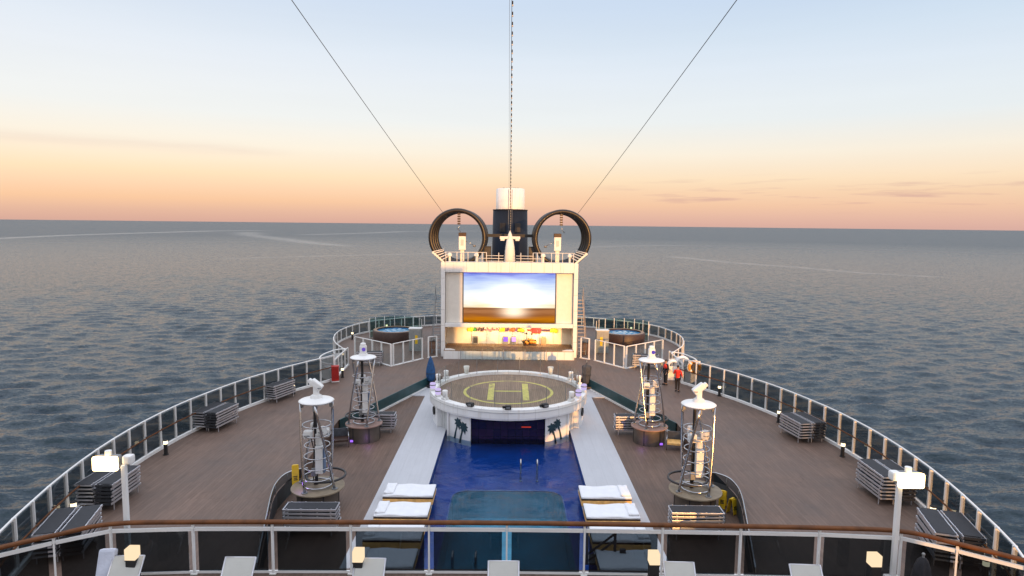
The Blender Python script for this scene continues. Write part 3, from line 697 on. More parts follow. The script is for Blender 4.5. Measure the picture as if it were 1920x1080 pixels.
# yellow ring and H
mk = MB(); mk.lathe([(2.64, RZ + .004), (2.82, RZ + .004)], 80, (0, -.2, 0), smooth=False); mk.build('circle_marking', YPAINT, dr)
mk = MB()
for s_ in (-1, 1): mk.quad((s_ * 1.08 - .19, -2.15, RZ + .004), (s_ * 1.08 + .19, -2.15, RZ + .004), (s_ * 1.08 + .19, 1.85, RZ + .004), (s_ * 1.08 - .19, 1.85, RZ + .004))
mk.quad((-.889, -.22, RZ + .004), (.889, -.22, RZ + .004), (.889, .02, RZ + .004), (-.889, .02, RZ + .004))
mk.build('letter_marking', YPAINT, dr)
# glass round the pad
gsrc = None
for i in range(18):
    a = 2 * PI * (i + .5) / 18
    if gsrc is None:
        gsrc = MB().box((0, 0, .5), (1.48, .012, .98)).build('glass_panel', glass('pad_glass', (.95, .965, .965), ior=1.25), dr, (4.38 * math.cos(a), 4.38 * math.sin(a), RZ + .18), a + PI / 2)
        psrc = MB().cyl((0, 0, 0), .017, 1.02, 8).build('glass_post', GREYM, dr, (4.38 * math.cos(0), 4.38 * math.sin(0), RZ + .18))
    else:
        child(gsrc, dr, (4.38 * math.cos(a), 4.38 * math.sin(a), RZ + .18), a + PI / 2)
        b_ = 2 * PI * i / 18; child(psrc, dr, (4.38 * math.cos(b_), 4.38 * math.sin(b_), RZ + .18))
# palms, laid on the curved wall
def palm(u0, z0, u1, z1, r_f, lean):
    m_ = MB()
    def P(u, z, off=.012):
        a = A0 + u / RB; return ((RB + off) * math.cos(a), (RB + off) * math.sin(a), z)
    n = 7; L_ = []; R__ = []
    for i in range(n + 1):
        k = i / n; u = u0 + (u1 - u0) * k + lean * math.sin(PI * k); z = z0 + (z1 - z0) * k; wd = .075 - .035 * k
        L_.append((u - wd, z)); R__.append((u + wd, z))
    for i in range(n): m_.quad(P(*L_[i]), P(*R__[i]), P(*R__[i + 1]), P(*L_[i + 1]))
    for k in range(8):
        a = k / 8 * 2 * PI + .25; ln = r_f * (.85 + .3 * ((k * 37) % 7) / 7); pr = []; pl = []
        for j in range(6):
            t = j / 5; u = u1 + ln * t * math.cos(a); z = z1 + ln * t * math.sin(a) - .20 * r_f * t * t; wd = r_f * (.24 * math.sin(PI * min(1, t * .9 + .1)) + .01)
            nx, nz_ = -math.sin(a), math.cos(a)
            jag = 1.0 if j % 2 else .72
            pl.append((u + nx * wd * jag, z + nz_ * wd * jag)); pr.append((u - nx * wd * jag, z - nz_ * wd * jag))
        for j in range(5): m_.quad(P(*pl[j], .014 + .0012 * k), P(*pr[j], .014 + .0012 * k), P(*pr[j + 1], .014 + .0012 * k), P(*pl[j + 1], .014 + .0012 * k))
    return m_
for s_ in (-1, 1):
    palm(s_ * 3.35, -.18, s_ * 3.05, .78, .34, .03 * s_).build('palm_motif', PALM, dr)
    palm(s_ * 2.95, -.36, s_ * 2.65, .60, .36, .03 * s_).build('palm_motif', PALM, dr)
# projector-like lamps standing on the rim
def stage_lamp(a, kind, label, r=4.70):
    x, y = .955 * r * math.cos(a), .955 * r * math.sin(a)
    t_ = thing('stage_light', label, 'stage light', (x, YC + y, LOW + RZ + .20), a + PI / 2, 'stage lights on the platform rim')
    if kind == 'white':
        MB().bbox((0, 0, .06), (.34, .3, .12), .03).build('base', WHITEW, t_)
        MB().box((-.17, 0, .24), (.04, .1, .3)).build('yoke_arm', WHITEW, t_); MB().box((.17, 0, .24), (.04, .1, .3)).build('yoke_arm', WHITEW, t_)
        MB().lathe([(.001, -.16), (.12, -.15), (.14, -.02), (.16, .14), (.13, .17), (.001, .17)], 16, (0, 0, .36)).build('lamp_head', WHITE, t_)
    elif kind == 'lilac':
        MB().bbox((0, 0, .06), (.3, .3, .12), .03).build('base', WHITEW, t_)
        MB().lathe([(.001, .12), (.13, .12), (.17, .2), (.17, .42), (.14, .46), (.001, .47)], 18).build('lamp_head', LILAC, t_)
        MB().lathe([(.18, .30), (.185, .33), (.18, .36)], 18).build('lamp_band', GREYM, t_)
    elif kind == 'bucket':
        MB().lathe([(.001, 0), (.12, 0), (.2, .5), (.17, .5), (.12, .1), (.001, .1)], 16).build('shade', CREAM, t_)
        MB().cyl((0, 0, .11), .10, .05, 12).build('lens', LAMPB, t_)
for s_, sd_ in ((-1, 'left'), (1, 'right')):
    stage_lamp(A0 + s_ * R_(118), 'white', 'white yoke stage light at the back %s of the round platform rim' % sd_)
    stage_lamp(A0 + s_ * R_(104), 'white', 'white yoke stage light second from the back on the %s of the platform rim' % sd_)
    stage_lamp(A0 + s_ * R_(80), 'lilac', 'lilac glowing lamp farther back on the %s of the platform rim' % sd_, 4.74)
    stage_lamp(A0 + s_ * R_(62), 'lilac', 'lilac glowing lamp nearer the pool on the %s of the platform rim' % sd_, 4.74)
    stage_lamp(A0 + s_ * R_(52), 'white', 'white yoke stage light nearest the pool on the %s of the platform rim' % sd_, 4.7)
    stage_lamp(A0 + s_ * R_(142), 'bucket', 'white bucket shaped light behind the %s back of the landing circle' % sd_, 4.7)
for u, lb in ((-2.25, 'small black spotlight on the platform rim above the left palms'), (0, 'small black spotlight on the platform rim above the middle of the dark video wall'), (2.2, 'small black spotlight on the platform rim above the right palms')):
    a = A0 + u / 4.9
    t_ = thing('spotlight', lb, 'spotlight', (4.52 * math.cos(a), YC + 4.52 * math.sin(a), LOW + RZ + .20), a + PI / 2, 'black spotlights on the rim')
    MB().bbox((0, -.05, .11), (.34, .26, .2), .03).build('housing', BLACK, t_)
    MB().cyl((-.24, -.02, .05), .07, .12, 10).build('knob', BLACK, t_)
    MB().box((0, -.185, .11), (.2, .02, .1)).build('lens', GREYM, t_)
# closed parasols standing either side
for s_ in (-1, 1):
    t_ = thing('closed_parasol', 'closed blue fabric parasol on a dark square base left of the round platform' if s_ < 0 else 'closed charcoal fabric parasol on a dark square base right of the round platform', 'parasol', (s_ * 5.55, 44.75, LOW + .04))
    MB().bbox((-.15 * (1 if s_ < 0 else -1), 0, .09), (1.5, .8, .18), .04).build('base', DARKM, t_)
    MB().cyl((0, 0, .1), .04, 1.9, 10).build('pole', GREYM, t_)
    m_ = MB(); prof_ = [(.06, .35), (.28, .5), (.33, .9), (.31, 1.3), (.2, 1.75), (.06, 2.15), (.001, 2.2)] if s_ < 0 else [(.16, .35), (.25, .5), (.3, 1.0), (.34, 1.5), (.30, 1.62), (.08, 1.7), (.03, 1.95), (.001, 1.97)]
    n = 28; vs = []; fs = []
    for i, (r, z) in enumerate(prof_):
        for j in range(n): q = r * (1 + .13 * math.cos(7 * 2 * PI * j / n)); q *= .8; vs.append((q * math.cos(2 * PI * j / n) * 1.15, q * math.sin(2 * PI * j / n), z))
    for i in range(len(prof_) - 1): fs += [(i * n + j, i * n + (j + 1) % n, (i + 1) * n + (j + 1) % n, (i + 1) * n + j) for j in range(n)]
    m_.add(vs, fs, True); m_.build('folded_canopy', BLUEF if s_ < 0 else CHARF, t_)
    MB().torus((0, 0, 1.0), .36, .015, n=20, k=6).build('strap', DARKM, t_)

# ------------------------------------------------------------------ stage house with the big screen
SY = 52.0
st = thing('open_air_stage', 'big white stage house with a glowing screen above its open floor', 'stage', (0, SY, 0))
MB().prism([(-5.3, -.95), (5.3, -.95), (5.3, 0.1), (-5.3, .1)], 0, .66).build('riser', PLATE, st)
MB().prism([(-5.28, -.9), (5.28, -.9), (5.28, 2.3), (-5.28, 2.3)], .66, .70).build('stage_floor', deck_mat('stage_planks', (.24, .15, .085), plank=.16), st)
for s_ in (-1, 1):
    MB().bbox((s_ * 5.42, .25, 3.9), (.34, .55, 7.8), .03).build('upright', PLATE, st)
    MB().box((s_ * 5.45, 2.4, 3.67), (.2, 3.7, 7.34)).build('side_wall', CREAM, st)
    MB().box((s_ * 4.55, .37, 4.86), (1.36, .1, 4.1)).build('side_panel', CREAM, st)
    MB().prism([(s_ * x, y) for x, y in ((4.35, -.8), (5.2, -.8), (5.2, -.35), (4.75, -.35))][::s_], .70, .76).build('floor_patch', WHITE, st)
MB().bbox((0, .25, 7.42), (10.5, .56, .84), .03).build('top_beam', PLATE, st)
MB().bbox((0, .25, 2.63), (10.5, .5, .32), .02).build('lower_beam', WHITE, st)
MB().box((0, 2.35, 1.58), (10.7, .1, 1.84)).build('back_wall', CREAM, st)
MB().box((0, 1.42, 2.62), (10.66, 1.82, .1)).build('ceiling', CREAM, st)
MB().box((0, 3.45, 7.30), (10.9, 5.8, .12)).build('roof', WHITEW, st)
MB().box((0, 4.3, 3.6), (10.6, .1, 7.2)).build('rear_wall', WHITEW, st)
for s_ in (-1, 1): MB().box((s_ * 4.0, 2.35, 1.6), (.03, .12, 1.7)).build('panel_seam', WHITEW, st)
# the screen picture
mt = bpy.data.materials.new('screen_picture'); mt.use_nodes = True; t = mt.node_tree; A = t.nodes.new; K = t.links.new
for n in list(t.nodes): t.nodes.remove(n)
o_ = A('ShaderNodeOutputMaterial'); e_ = A('ShaderNodeEmission'); K(e_.outputs[0], o_.inputs[0]); tcn = A('ShaderNodeTexCoord'); sp_ = A('ShaderNodeSeparateXYZ'); K(tcn.outputs['Generated'], sp_.inputs[0])
def M2(op, a, b=None, cl_=False):
    n = A('ShaderNodeMath'); n.operation = op; n.use_clamp = cl_
    for i, v in enumerate((a, b)):
        if v is None: continue
        if isinstance(v, (int, float)): n.inputs[i].default_value = v
        else: K(v, n.inputs[i])
    return n.outputs[0]
def ramp2(inp, stops):
    r = A('ShaderNodeValToRGB'); e = r.color_ramp.elements
    while len(e) > 1: e.remove(e[-1])
    for i, (p, c) in enumerate(stops):
        q = e[0] if i == 0 else e.new(p); q.position = p; q.color = (*s2l(c), 1)
    K(inp, r.inputs[0]); return r.outputs[0]
mp = A('ShaderNodeMapping'); mp.inputs['Scale'].default_value = (2.2, 1, 9); K(tcn.outputs['Generated'], mp.inputs[0])
nn = A('ShaderNodeTexNoise'); nn.inputs['Scale'].default_value = 1.4; nn.inputs['Detail'].default_value = 5; K(mp.outputs[0], nn.inputs['Vector'])
zz = M2('ADD', sp_.outputs[2], M2('MULTIPLY', M2('SUBTRACT', nn.outputs[0], .5), .34))
skyc = ramp2(zz, [(0.30, (255, 224, 180)), (.40, (255, 246, 230)), (.50, (250, 249, 249)), (.66, (226, 236, 251)), (.84, (184, 203, 243)), (.97, (136, 152, 230)), (1.0, (104, 112, 210))])
mp3 = A('ShaderNodeMapping'); mp3.inputs['Scale'].default_value = (3, 1, 34); K(tcn.outputs['Generated'], mp3.inputs[0]); n3 = A('ShaderNodeTexNoise'); n3.inputs['Scale'].default_value = 1.2; n3.inputs['Detail'].default_value = 4; K(mp3.outputs[0], n3.inputs['Vector'])
seac = ramp2(M2('ADD', sp_.outputs[2], M2('MULTIPLY', M2('SUBTRACT', n3.outputs[0], .5), .16)), [(0.0, (112, 66, 12)), (.08, (196, 118, 14)), (.16, (150, 92, 48)), (.24, (176, 118, 74)), (.31, (120, 72, 40))])
isky = M2('MULTIPLY', M2('SUBTRACT', sp_.outputs[2], .298), 60, True)
mm = A('ShaderNodeMix'); mm.data_type = 'RGBA'; K(isky, mm.inputs[0]); K(seac, mm.inputs[6]); K(skyc, mm.inputs[7])
dx = M2('SUBTRACT', sp_.outputs[0], .55); dz = M2('MULTIPLY', M2('SUBTRACT', sp_.outputs[2], .36), .62)
g0 = M2('POWER', 2.718, M2('MULTIPLY', M2('ADD', M2('MULTIPLY', dx, dx), M2('MULTIPLY', dz, dz)), -17))
col_ = M2('POWER', 2.718, M2('MULTIPLY', M2('MULTIPLY', dx, dx), -60)); colm = M2('MULTIPLY', col_, M2('MULTIPLY', M2('SUBTRACT', sp_.outputs[2], .08), 9, True))
am = A('ShaderNodeMix'); am.data_type = 'RGBA'; am.blend_type = 'ADD'; K(M2('MULTIPLY', M2('ADD', M2('MULTIPLY', g0, isky), M2('MULTIPLY', colm, M2('SUBTRACT', 1.0, isky))), 1.0), am.inputs[0]); K(mm.outputs[2], am.inputs[6]); am.inputs[7].default_value = (1.0, .92, .72, 1)
dkm = M2('MULTIPLY', M2('MULTIPLY', M2('GREATER_THAN', sp_.outputs[0], .15), M2('LESS_THAN', sp_.outputs[0], .27)), M2('MULTIPLY', M2('LESS_THAN', sp_.outputs[2], .29), .0))
K(am.outputs[2], e_.inputs[0]); e_.inputs[1].default_value = 1.08
scr = MB().box((0, .33, 4.88), (7.52, .08, 4.16)).build('video_screen', mt, st)
fr_ = MB()
for c, d in (((-3.79, .31, 4.88), (.06, .1, 4.28)), ((3.79, .31, 4.88), (.06, .1, 4.28)), ((0, .31, 6.99), (7.5, .1, .05)), ((0, .31, 2.82), (7.5, .1, .05))): fr_.box(c, d)
fr_.build('screen_bezel', DARKM, scr)
# clear guard panels before the riser
t_ = thing('stage_guard', 'row of clear guard panels along the front of the white stage riser', 'barrier', (0, SY - 1.35, 0))
for i in range(4): 
    MB().box((-3.0 + i * 1.72, 0, .48), (1.6, .015, .9)).build('glass_panel', GL_CLEAR, t_)
for i in range(5): MB().box((-3.86 + i * 1.72, 0, .46), (.05, .05, .92)).build('post', GREYM, t_)
# coloured lettering bar on the back wall of the stage: blobs and strokes hung from rods
gy = SY + 2.15
t_ = thing('colourful_hanging_decoration', 'multicoloured garland of yellow, purple and red shapes hung across the stage back wall', 'decoration', (0, gy, .7))
def gshape(name, x0, x1, z, h, matl, kind):
    m_ = MB(); n = max(2, int((x1 - x0) / .16))
    for i in range(n):
        x = x0 + (x1 - x0) * (i + .5) / n
        if kind == 'ball': m_.ball((x, 0, z + .04 * math.sin(i * 2.1)), h * (.8 + .3 * ((i * 5) % 3) / 3), 10, 7, (1, .5, 1))
        elif kind == 'stroke': m_.bbox((x, -.02 * (i % 2), z + .07 * math.sin(i * 1.9)), (.11, .08, h * (.7 + .6 * ((i * 7) % 5) / 5)), .02, M=Matrix.Rotation(.5 * math.sin(i * 2.6), 3, 'Y'))
        else: m_.bbox((x, 0, z), ((x1 - x0) / n * .94, .1, h), .02)
    m_.build(name, matl, t_)
cY = mat('deco_yellow', (.78, .72, .03), .6); cG = mat('deco_green', (.05, .30, .06), .6); cP = mat('deco_plum', (.09, .03, .07), .6); cV = mat('deco_violet', (.16, .06, .24), .6); cR = mat('deco_red', (.60, .03, .03), .6); cM = mat('deco_mauve', (.34, .16, .20), .6); cO = mat('deco_orange', (.65, .14, .04), .6)
for a in ((-3.55, -3.1, .2, 'y', 'ball'), (-3.12, -2.85, .17, 'g', 'ball'), (-2.88, -2.45, .34, 'p', 'stroke'), (-2.45, -2.1, .42, 'p', 'stroke'), (-2.1, -1.3, .22, 'm', 'stroke'), (-1.3, -.75, .2, 'm', 'stroke'), (-.8, -.42, .19, 'y', 'ball'), (-.36, .02, .42, 'v', 'stroke'), (.05, .5, .18, 'o', 'ball'), (.45, .75, .34, 'v', 'stroke'), (.75, 1.25, .18, 'y', 'ball'), (1.55, 1.95, .14, 'r', 'block'), (1.95, 2.75, .5, 'r', 'block'), (2.75, 3.6, .18, 'p', 'block'), (3.55, 4.1, .21, 'y', 'ball')):
    gshape('hanging_shape', a[0], a[1], 1.22, a[2], {'y': cY, 'g': cG, 'p': cP, 'v': cV, 'r': cR, 'm': cM, 'o': cO}[a[3]], a[4])
for x in (-3.2, -1.9, -.85, .3, 1.3, 2.6, 3.8): MB().cyl((x, .04, .1), .012, 1.72, 6).build('rod', mat('thin_rod', (.25, .2, .15), .5), t_)
for i, x in enumerate((-3.2, -1.85, -.85, .3, 1.25, 2.35, 2.75, 3.6)):
    t2 = thing('ceiling_spotlight', 'small dark conical spotlight hung under the stage ceiling, number %s from its left end' % ('one two three four five six seven eight'.split()[i]), 'spotlight', (x, SY + 1.2, 2.57), 0, 'ceiling spotlights of the stage')
    MB().cyl((0, 0, -.12), .02, .12, 8).build('stem', DARKM, t2)
    MB().lathe([(.16, -.12), (.05, -.3), (.001, -.31)], 14).build('shade', mat('rust_shade', (.06, .03, .015), .5), t2)
    ld = bpy.data.lights.new('ceiling_spot_lamp', 'SPOT'); ld.energy = 70; ld.color = (1.0, .80, .50); ld.spot_size = R_(125); ld.spot_blend = .8; ld.shadow_soft_size = .1
    lo = bpy.data.objects.new('ceiling_spot_lamp', ld); COL.objects.link(lo); lo.parent = t2; lo.location = (0, 0, -.36); lo.rotation_euler = (R_(38), 0, 0)
ORD = ['leftmost', 'left of the middle', 'right of the middle', 'rightmost']
for i, (x, lc, lab) in enumerate(((-2.85, None, 'dark'), (-.28, PURPLE, 'violet glowing'), (.42, emis('pink_led', (.8, .42, 1.0), 1.3), 'pink glowing'), (2.95, None, 'copper coloured'))):
    t2 = thing('floor_lamp_box', '%s lamp box standing on the stage floor, %s' % (lab, ORD[i]), 'lamp box', (x, SY + 2.0, .7), 0, 'lamp boxes on the stage')
    MB().bbox((0, 0, .34), (.42, .3, .68), .03).build('cabinet', (mat('copper_box', (.48, .24, .13), .5) if i == 3 else GREYM), t2)
    if lc: MB().box((0, -.156, .46), (.36, .012, .38)).build('lit_panel', lc, t2)
    else: MB().box((0, -.156, .36), (.34, .012, .5)).build('front_grille', (mat('copper_front', (.55, .30, .18), .5) if i == 3 else CHARF), t2)
t2 = thing('flower_arrangement', 'heap of orange and dark flowers on the stage floor right of centre', 'flowers', (1.75, SY + 1.75, .7))
m_ = MB(); mo = MB()
for i in range(34):
    a = i * 2.4; r = .5 * math.sqrt(i / 34); (m_ if i % 3 else mo).ball((r * 1.2 * math.cos(a), r * .5 * math.sin(a), .12 + .5 * (1 - r * 1.5) * random.random() + .08), .09 + .05 * random.random(), 8, 6)
m_.build('orange_blooms', mat('blooms', (.70, .30, .04), .7, var=.3), t2); mo.build('dark_leaves', mat('leaves', (.05, .035, .02), .7, var=.3), t2)
MB().bbox((.05, 0, .06), (1.15, .5, .12), .04).build('trough', DARKW, t2)
for q, (x, h) in enumerate(((-.25, 1.0), (.2, .95))): MB().tube([(x, 0, .3), (x, 0, h)], .02, 6).ball((x, 0, h), .09, 8, 6).build('tall_bloom', DARKW, t2)

# ladders at the sides of the stage house
for s_ in (-1, 1):
    t_ = thing('ship_ladder', 'steep dark metal stair in shade against the left wall of the stage house' if s_ < 0 else 'steep sunlit metal stair against the right wall of the stage house', 'stairs', (s_ * 6.15, SY + 1.2, 0))
    lm = GREYM if s_ < 0 else mat('sunlit_metal', (.42, .34, .27), .45, metal=.3)  # right stair gets a warmer, paler metal: low sunlight put into its colour
    for q in (-.33, .33): MB().beam((q, 0, 0), (q * .9 - s_ * .05, 2.4, 4.7), .05, .16).build('stringer', lm, t_)
    for i in range(1, 16): MB().box((0, 2.4 * i / 16, 4.7 * i / 16), (.62, .2, .035)).build('tread', lm, t_)
    for q in (-.36, .36): MB().tube([(q, -.1, .95), (q * .9 - s_ * .05, 2.2, 5.5)], .022, 6).tube([(q, 0, .05), (q, -.1, .95)], .022, 6).tube([(q * .9 - s_ * .05, 2.35, 4.7), (q * .9 - s_ * .05, 2.2, 5.5)], .022, 6).build('handrail', lm, t_)

# roof of the stage house: railing, hoops, masts
t_ = thing('roof_railing', 'cream tubular railing along the front of the stage roof', 'railing', (0, SY + .1, 7.84))
for x in (-5.2, -4.3, -3.4, -2.6, -2.25, -1.9, -.9, .9, 1.9, 2.25, 2.6, 3.4, 4.3, 5.2): MB().tube([(x, 0, 0), (x, 0, .78)], .03, 6).build('post', CREAM, t_)
for z, a, b in ((.78, -5.2, -1.9), (.78, 1.9, 5.2), (.52, -1.9, -.5), (.52, .5, 1.9), (.30, -2.6, -.5), (.30, .5, 2.6), (.08, -1.9, -.5), (.08, .5, 1.9)): MB().tube([(a, 0, z), (b, 0, z)], .025, 6).build('rail', CREAM, t_)
for s_ in (-1, 1):
    t_ = thing('outrigger', 'cream triangular bracket leaning out over the %s end of the stage roof' % ('left' if s_ < 0 else 'right'), 'bracket', (s_ * 5.35, SY + .12, 7.72))
    MB().beam((0, 0, .05), (s_ * .95, 0, .9), .12, .14).build('arm', CREAM, t_)
    for k in range(4): MB().beam((s_ * (.15 + .2 * k), .1, .28 + .17 * k), (s_ * (-.35 + .16 * k), .9, .55 + .14 * k), .05, .07).build('rib', CREAM, t_)
    MB().tube([(s_ * .95, 0, .9), (s_ * .1, .9, 1.1)], .035, 6).build('edge_tube', CREAM, t_)
    # nested hoops
    ht = thing('hoop_tunnel', 'tunnel of big dark nested hoops standing on the %s of the stage roof' % ('left' if s_ < 0 else 'right'), 'hoop tunnel', (s_ * 4.33, SY + 1.0, 7.37))
    hs = None
    for k in range(4):
        if hs is None: hs = MB().torus((0, 0, 2.42), 2.22, .185, 'Y', 56, 12).build('hoop', HOOPM, ht, (0, 0, 0))
        else: child(hs, ht, (0, k * 1.45, 0))
    ls = None
    for k in range(3):
        if ls is None: ls = MB().torus((0, 0, 2.42), 2.25, .11, 'Y', 56, 8).build('sun_streak_ring', GOLDS, ht, (0, .72, 0))  # gold rings added to imitate sun streaks on the hoops' inner sides
        else: child(ls, ht, (0, .72 + k * 1.45, 0))
    cc = MB()
    for k in range(5): cc.box((-.1 * s_, .2, 4.35 - k * .2), (.24, .2, .13))
    cc.build('cable_chain', DARKW, ht); MB().box((-.1 * s_, .2, 3.95), (.05, .05, 1.0)).build('chain_spine', STEEL, ht)
    MB().tube([(-.1 * s_, .2, 3.4), (-.02 * s_, .25, 3.1), (.2, .4, 2.9)], .035, 6).build('hook', STEEL, ht)
    zt_ = thing('launch_post', 'cream launch cabinet with dark cap inside the %s hoop tunnel' % ('left' if s_ < 0 else 'right'), 'cabinet', (s_ * 4.0, SY + 2.0, 7.36))
    MB().box((0, 0, .7), (.32, .3, 1.4)).build('pedestal', CREAM, zt_)
    MB().bbox((0, 0, 1.95), (.58, .5, 1.15), .04).build('cabinet', WHITE, zt_)
    MB().bbox((0, 0, 2.68), (.62, .54, .3), .03).build('cap', DARKW, zt_)
    MB().tube([(-.3 * s_, 0, 2.1), (-.9 * s_, 0, 1.8)], .03, 6).build('arm', STEEL, zt_); MB().lathe([(.001, 0), (.12, .02), (.14, .18), (.001, .2)], 12, (-1.0 * s_, 0, 1.62)).build('lamp_head', GREYM, zt_)
    MB().box((0, -.26, 2.0), (.24, .015, .5)).build('door_panel', GREYP, zt_)
    bx = thing('roof_cabinet', 'small black cabinet on the stage roof beside the funnel on the %s' % ('left' if s_ < 0 else 'right'), 'cabinet', (s_ * 1.88, SY + 2.2, 7.36))
    MB().bbox((0, 0, .85), (.6, .6, 1.7), .03).build('body', BLACK, bx); MB().box((0, -.31, .85), (.5, .02, 1.5)).build('door', DARKM, bx)
    for k in (0, 1):
        pb = thing('roof_ventilator', 'cream mushroom ventilator on the stage roof, %s on the %s half' % (('outer one', 'inner one')[k], 'left' if s_ < 0 else 'right'), 'ventilator', (s_ * (4.95 - 2.2 * k), SY + .75, 7.36))
        MB().cyl((0, 0, 0), .10, .95, 12).build('pipe', CREAM, pb); MB().lathe([(.2, 0), (.19, .16), (.1, .26), (.001, .28)], 14, (0, 0, .92)).build('cowl', CREAM, pb)
bm_ = thing('hoop_brace', 'dark horizontal beam joining the two hoop tunnels behind the mast', 'beam', (0, SY + 3.2, 9.95))
MB().beam((-2.0, 0, 0), (2.0, 0, 0), .26, .26).build('beam', BLACK, bm_)
ms = thing('signal_mast', 'cream cross shaped mast in the middle of the stage roof', 'mast', (0, SY + 1.2, 7.36))
MB().tube([(0, 0, 0), (0, 0, 1.5), (0, 0, 2.3)], [.50, .40, .28], 12).build('column', CREAM, ms)
MB().bbox((0, 0, 2.45), (1.7, .22, .22), .04).bbox((-.62, 0, 2.3), (.34, .24, .2), .03).bbox((.62, 0, 2.3), (.34, .24, .2), .03).build('crossarm', CREAM, ms)
MB().lathe([(.24, 2.3), (.16, 2.7), (.06, 2.95), (.001, 3.05)], 12).build('mast_head', CREAM, ms)
MB().box((0, -.3, 1.25), (.34, .1, .12)).build('bracket', DARKW, ms)
fn = thing('ship_funnel', 'tall funnel with navy lower drum and white upper cylinder behind the stage', 'funnel', (0, 66.2, 0))
MB().lathe([(1.95, 0), (1.86, 7.0), (1.76, 12.4), (1.5, 12.45)], 40).build('lower_drum', NAVY, fn)
MB().lathe([(1.46, 12.4), (1.44, 14.5), (1.3, 14.55), (1.25, 13.6), (.001, 13.6)], 40).build('upper_cylinder', WHITE, fn)
fu = [o_ for o_ in fn.children if o_.name.startswith('upper_cylinder')][0]
fu.data.materials.clear(); fu.data.materials.append(SOOT)
fl_ = MB()
for q in (-.18, .18): fl_.tube([(q, -1.86, 6.5), (q, -1.78, 12.3), (q, -1.55, 12.6), (q, -1.53, 14.4)], .02, 6)
for k in range(22): fl_.tube([(-.18, -1.87 + .0125 * k * .7, 6.7 + k * .26), (.18, -1.87 + .0125 * k * .7, 6.7 + k * .26)], .014, 5)
fl_.build('ladder', GREYM, fn)
for q in (-.75, .75): MB().bbox((q, -1.62, 10.6), (.6, .12, .9), .02, rz=q * .55).build('louvre', DARKM, fn)
for q in (-.55, .1, .6): MB().cyl((q, .2, 13.4), .26, 1.25, 14).build('exhaust_pipe', GREYM, fn)
MB().torus((0, 0, 12.38), 1.76, .05, n=40, k=6).build('collar', BLACK, fn)
MB().torus((0, 0, 7.3), 1.9, .06, n=40, k=6).build('lower_collar', BLACK, fn)

# cables
for s_ in (-1, 1):
    p0 = Vector((s_ * 5.82, SY + 1.8, 12.1)); p1 = Vector((s_ * 8.15, 25, 19.25)); d = p1 - p0
    P = [p0 + d * (i / 30 * 2.05) - Vector((0, 0, .25 * math.sin(PI * i / 30))) for i in range(31)]
    p0b = Vector((s_ * 5.25, SY + 1.05, 11.45))
    tag(MB().tube([p0b] + P, .016, 5).build('zip_wire', mat('dark_cable', (.05, .05, .055), .5)), 'thin dark cable running from the %s hoop tunnel up out of the picture' % ('left' if s_ < 0 else 'right'), 'cable')
p0 = Vector((0, SY + 1.2, 10.4)); p1 = Vector((-.02, 25, 19.3)); d = p1 - p0
P = [p0 + d * (i / 40 * 1.5) - Vector((0, 0, .12 * math.sin(PI * i / 40))) for i in range(41)]
t_ = thing('festoon_light_string', 'string of small bulbs on a cable rising from the mast straight over the picture', 'string lights', p0)
MB().tube([p - p0 for p in P], .012, 5).build('cable', BLACK, t_)
MB().tube([p - p0 + Vector((-.09, 0, -.02)) for p in P], .006, 4).build('messenger_wire', GREYM, t_)
bs = None
for i in range(54):
    q = Vector(d) * (i / 54 * 1.15 + .02) + Vector((.03, 0, -.10 - .12 * math.sin(PI * i / 54)))
    if bs is None:
        bs = MB().cyl((0, 0, 0), .022, .12, 6).build('bulb', BLACK, t_, q); b2 = MB().ball((0, 0, -.04), .035, 8, 6).build('glass', mat('bulb_glass', (.55, .5, .42), .2), bs)
    else: c = child(bs, t_, q); child(b2, c)

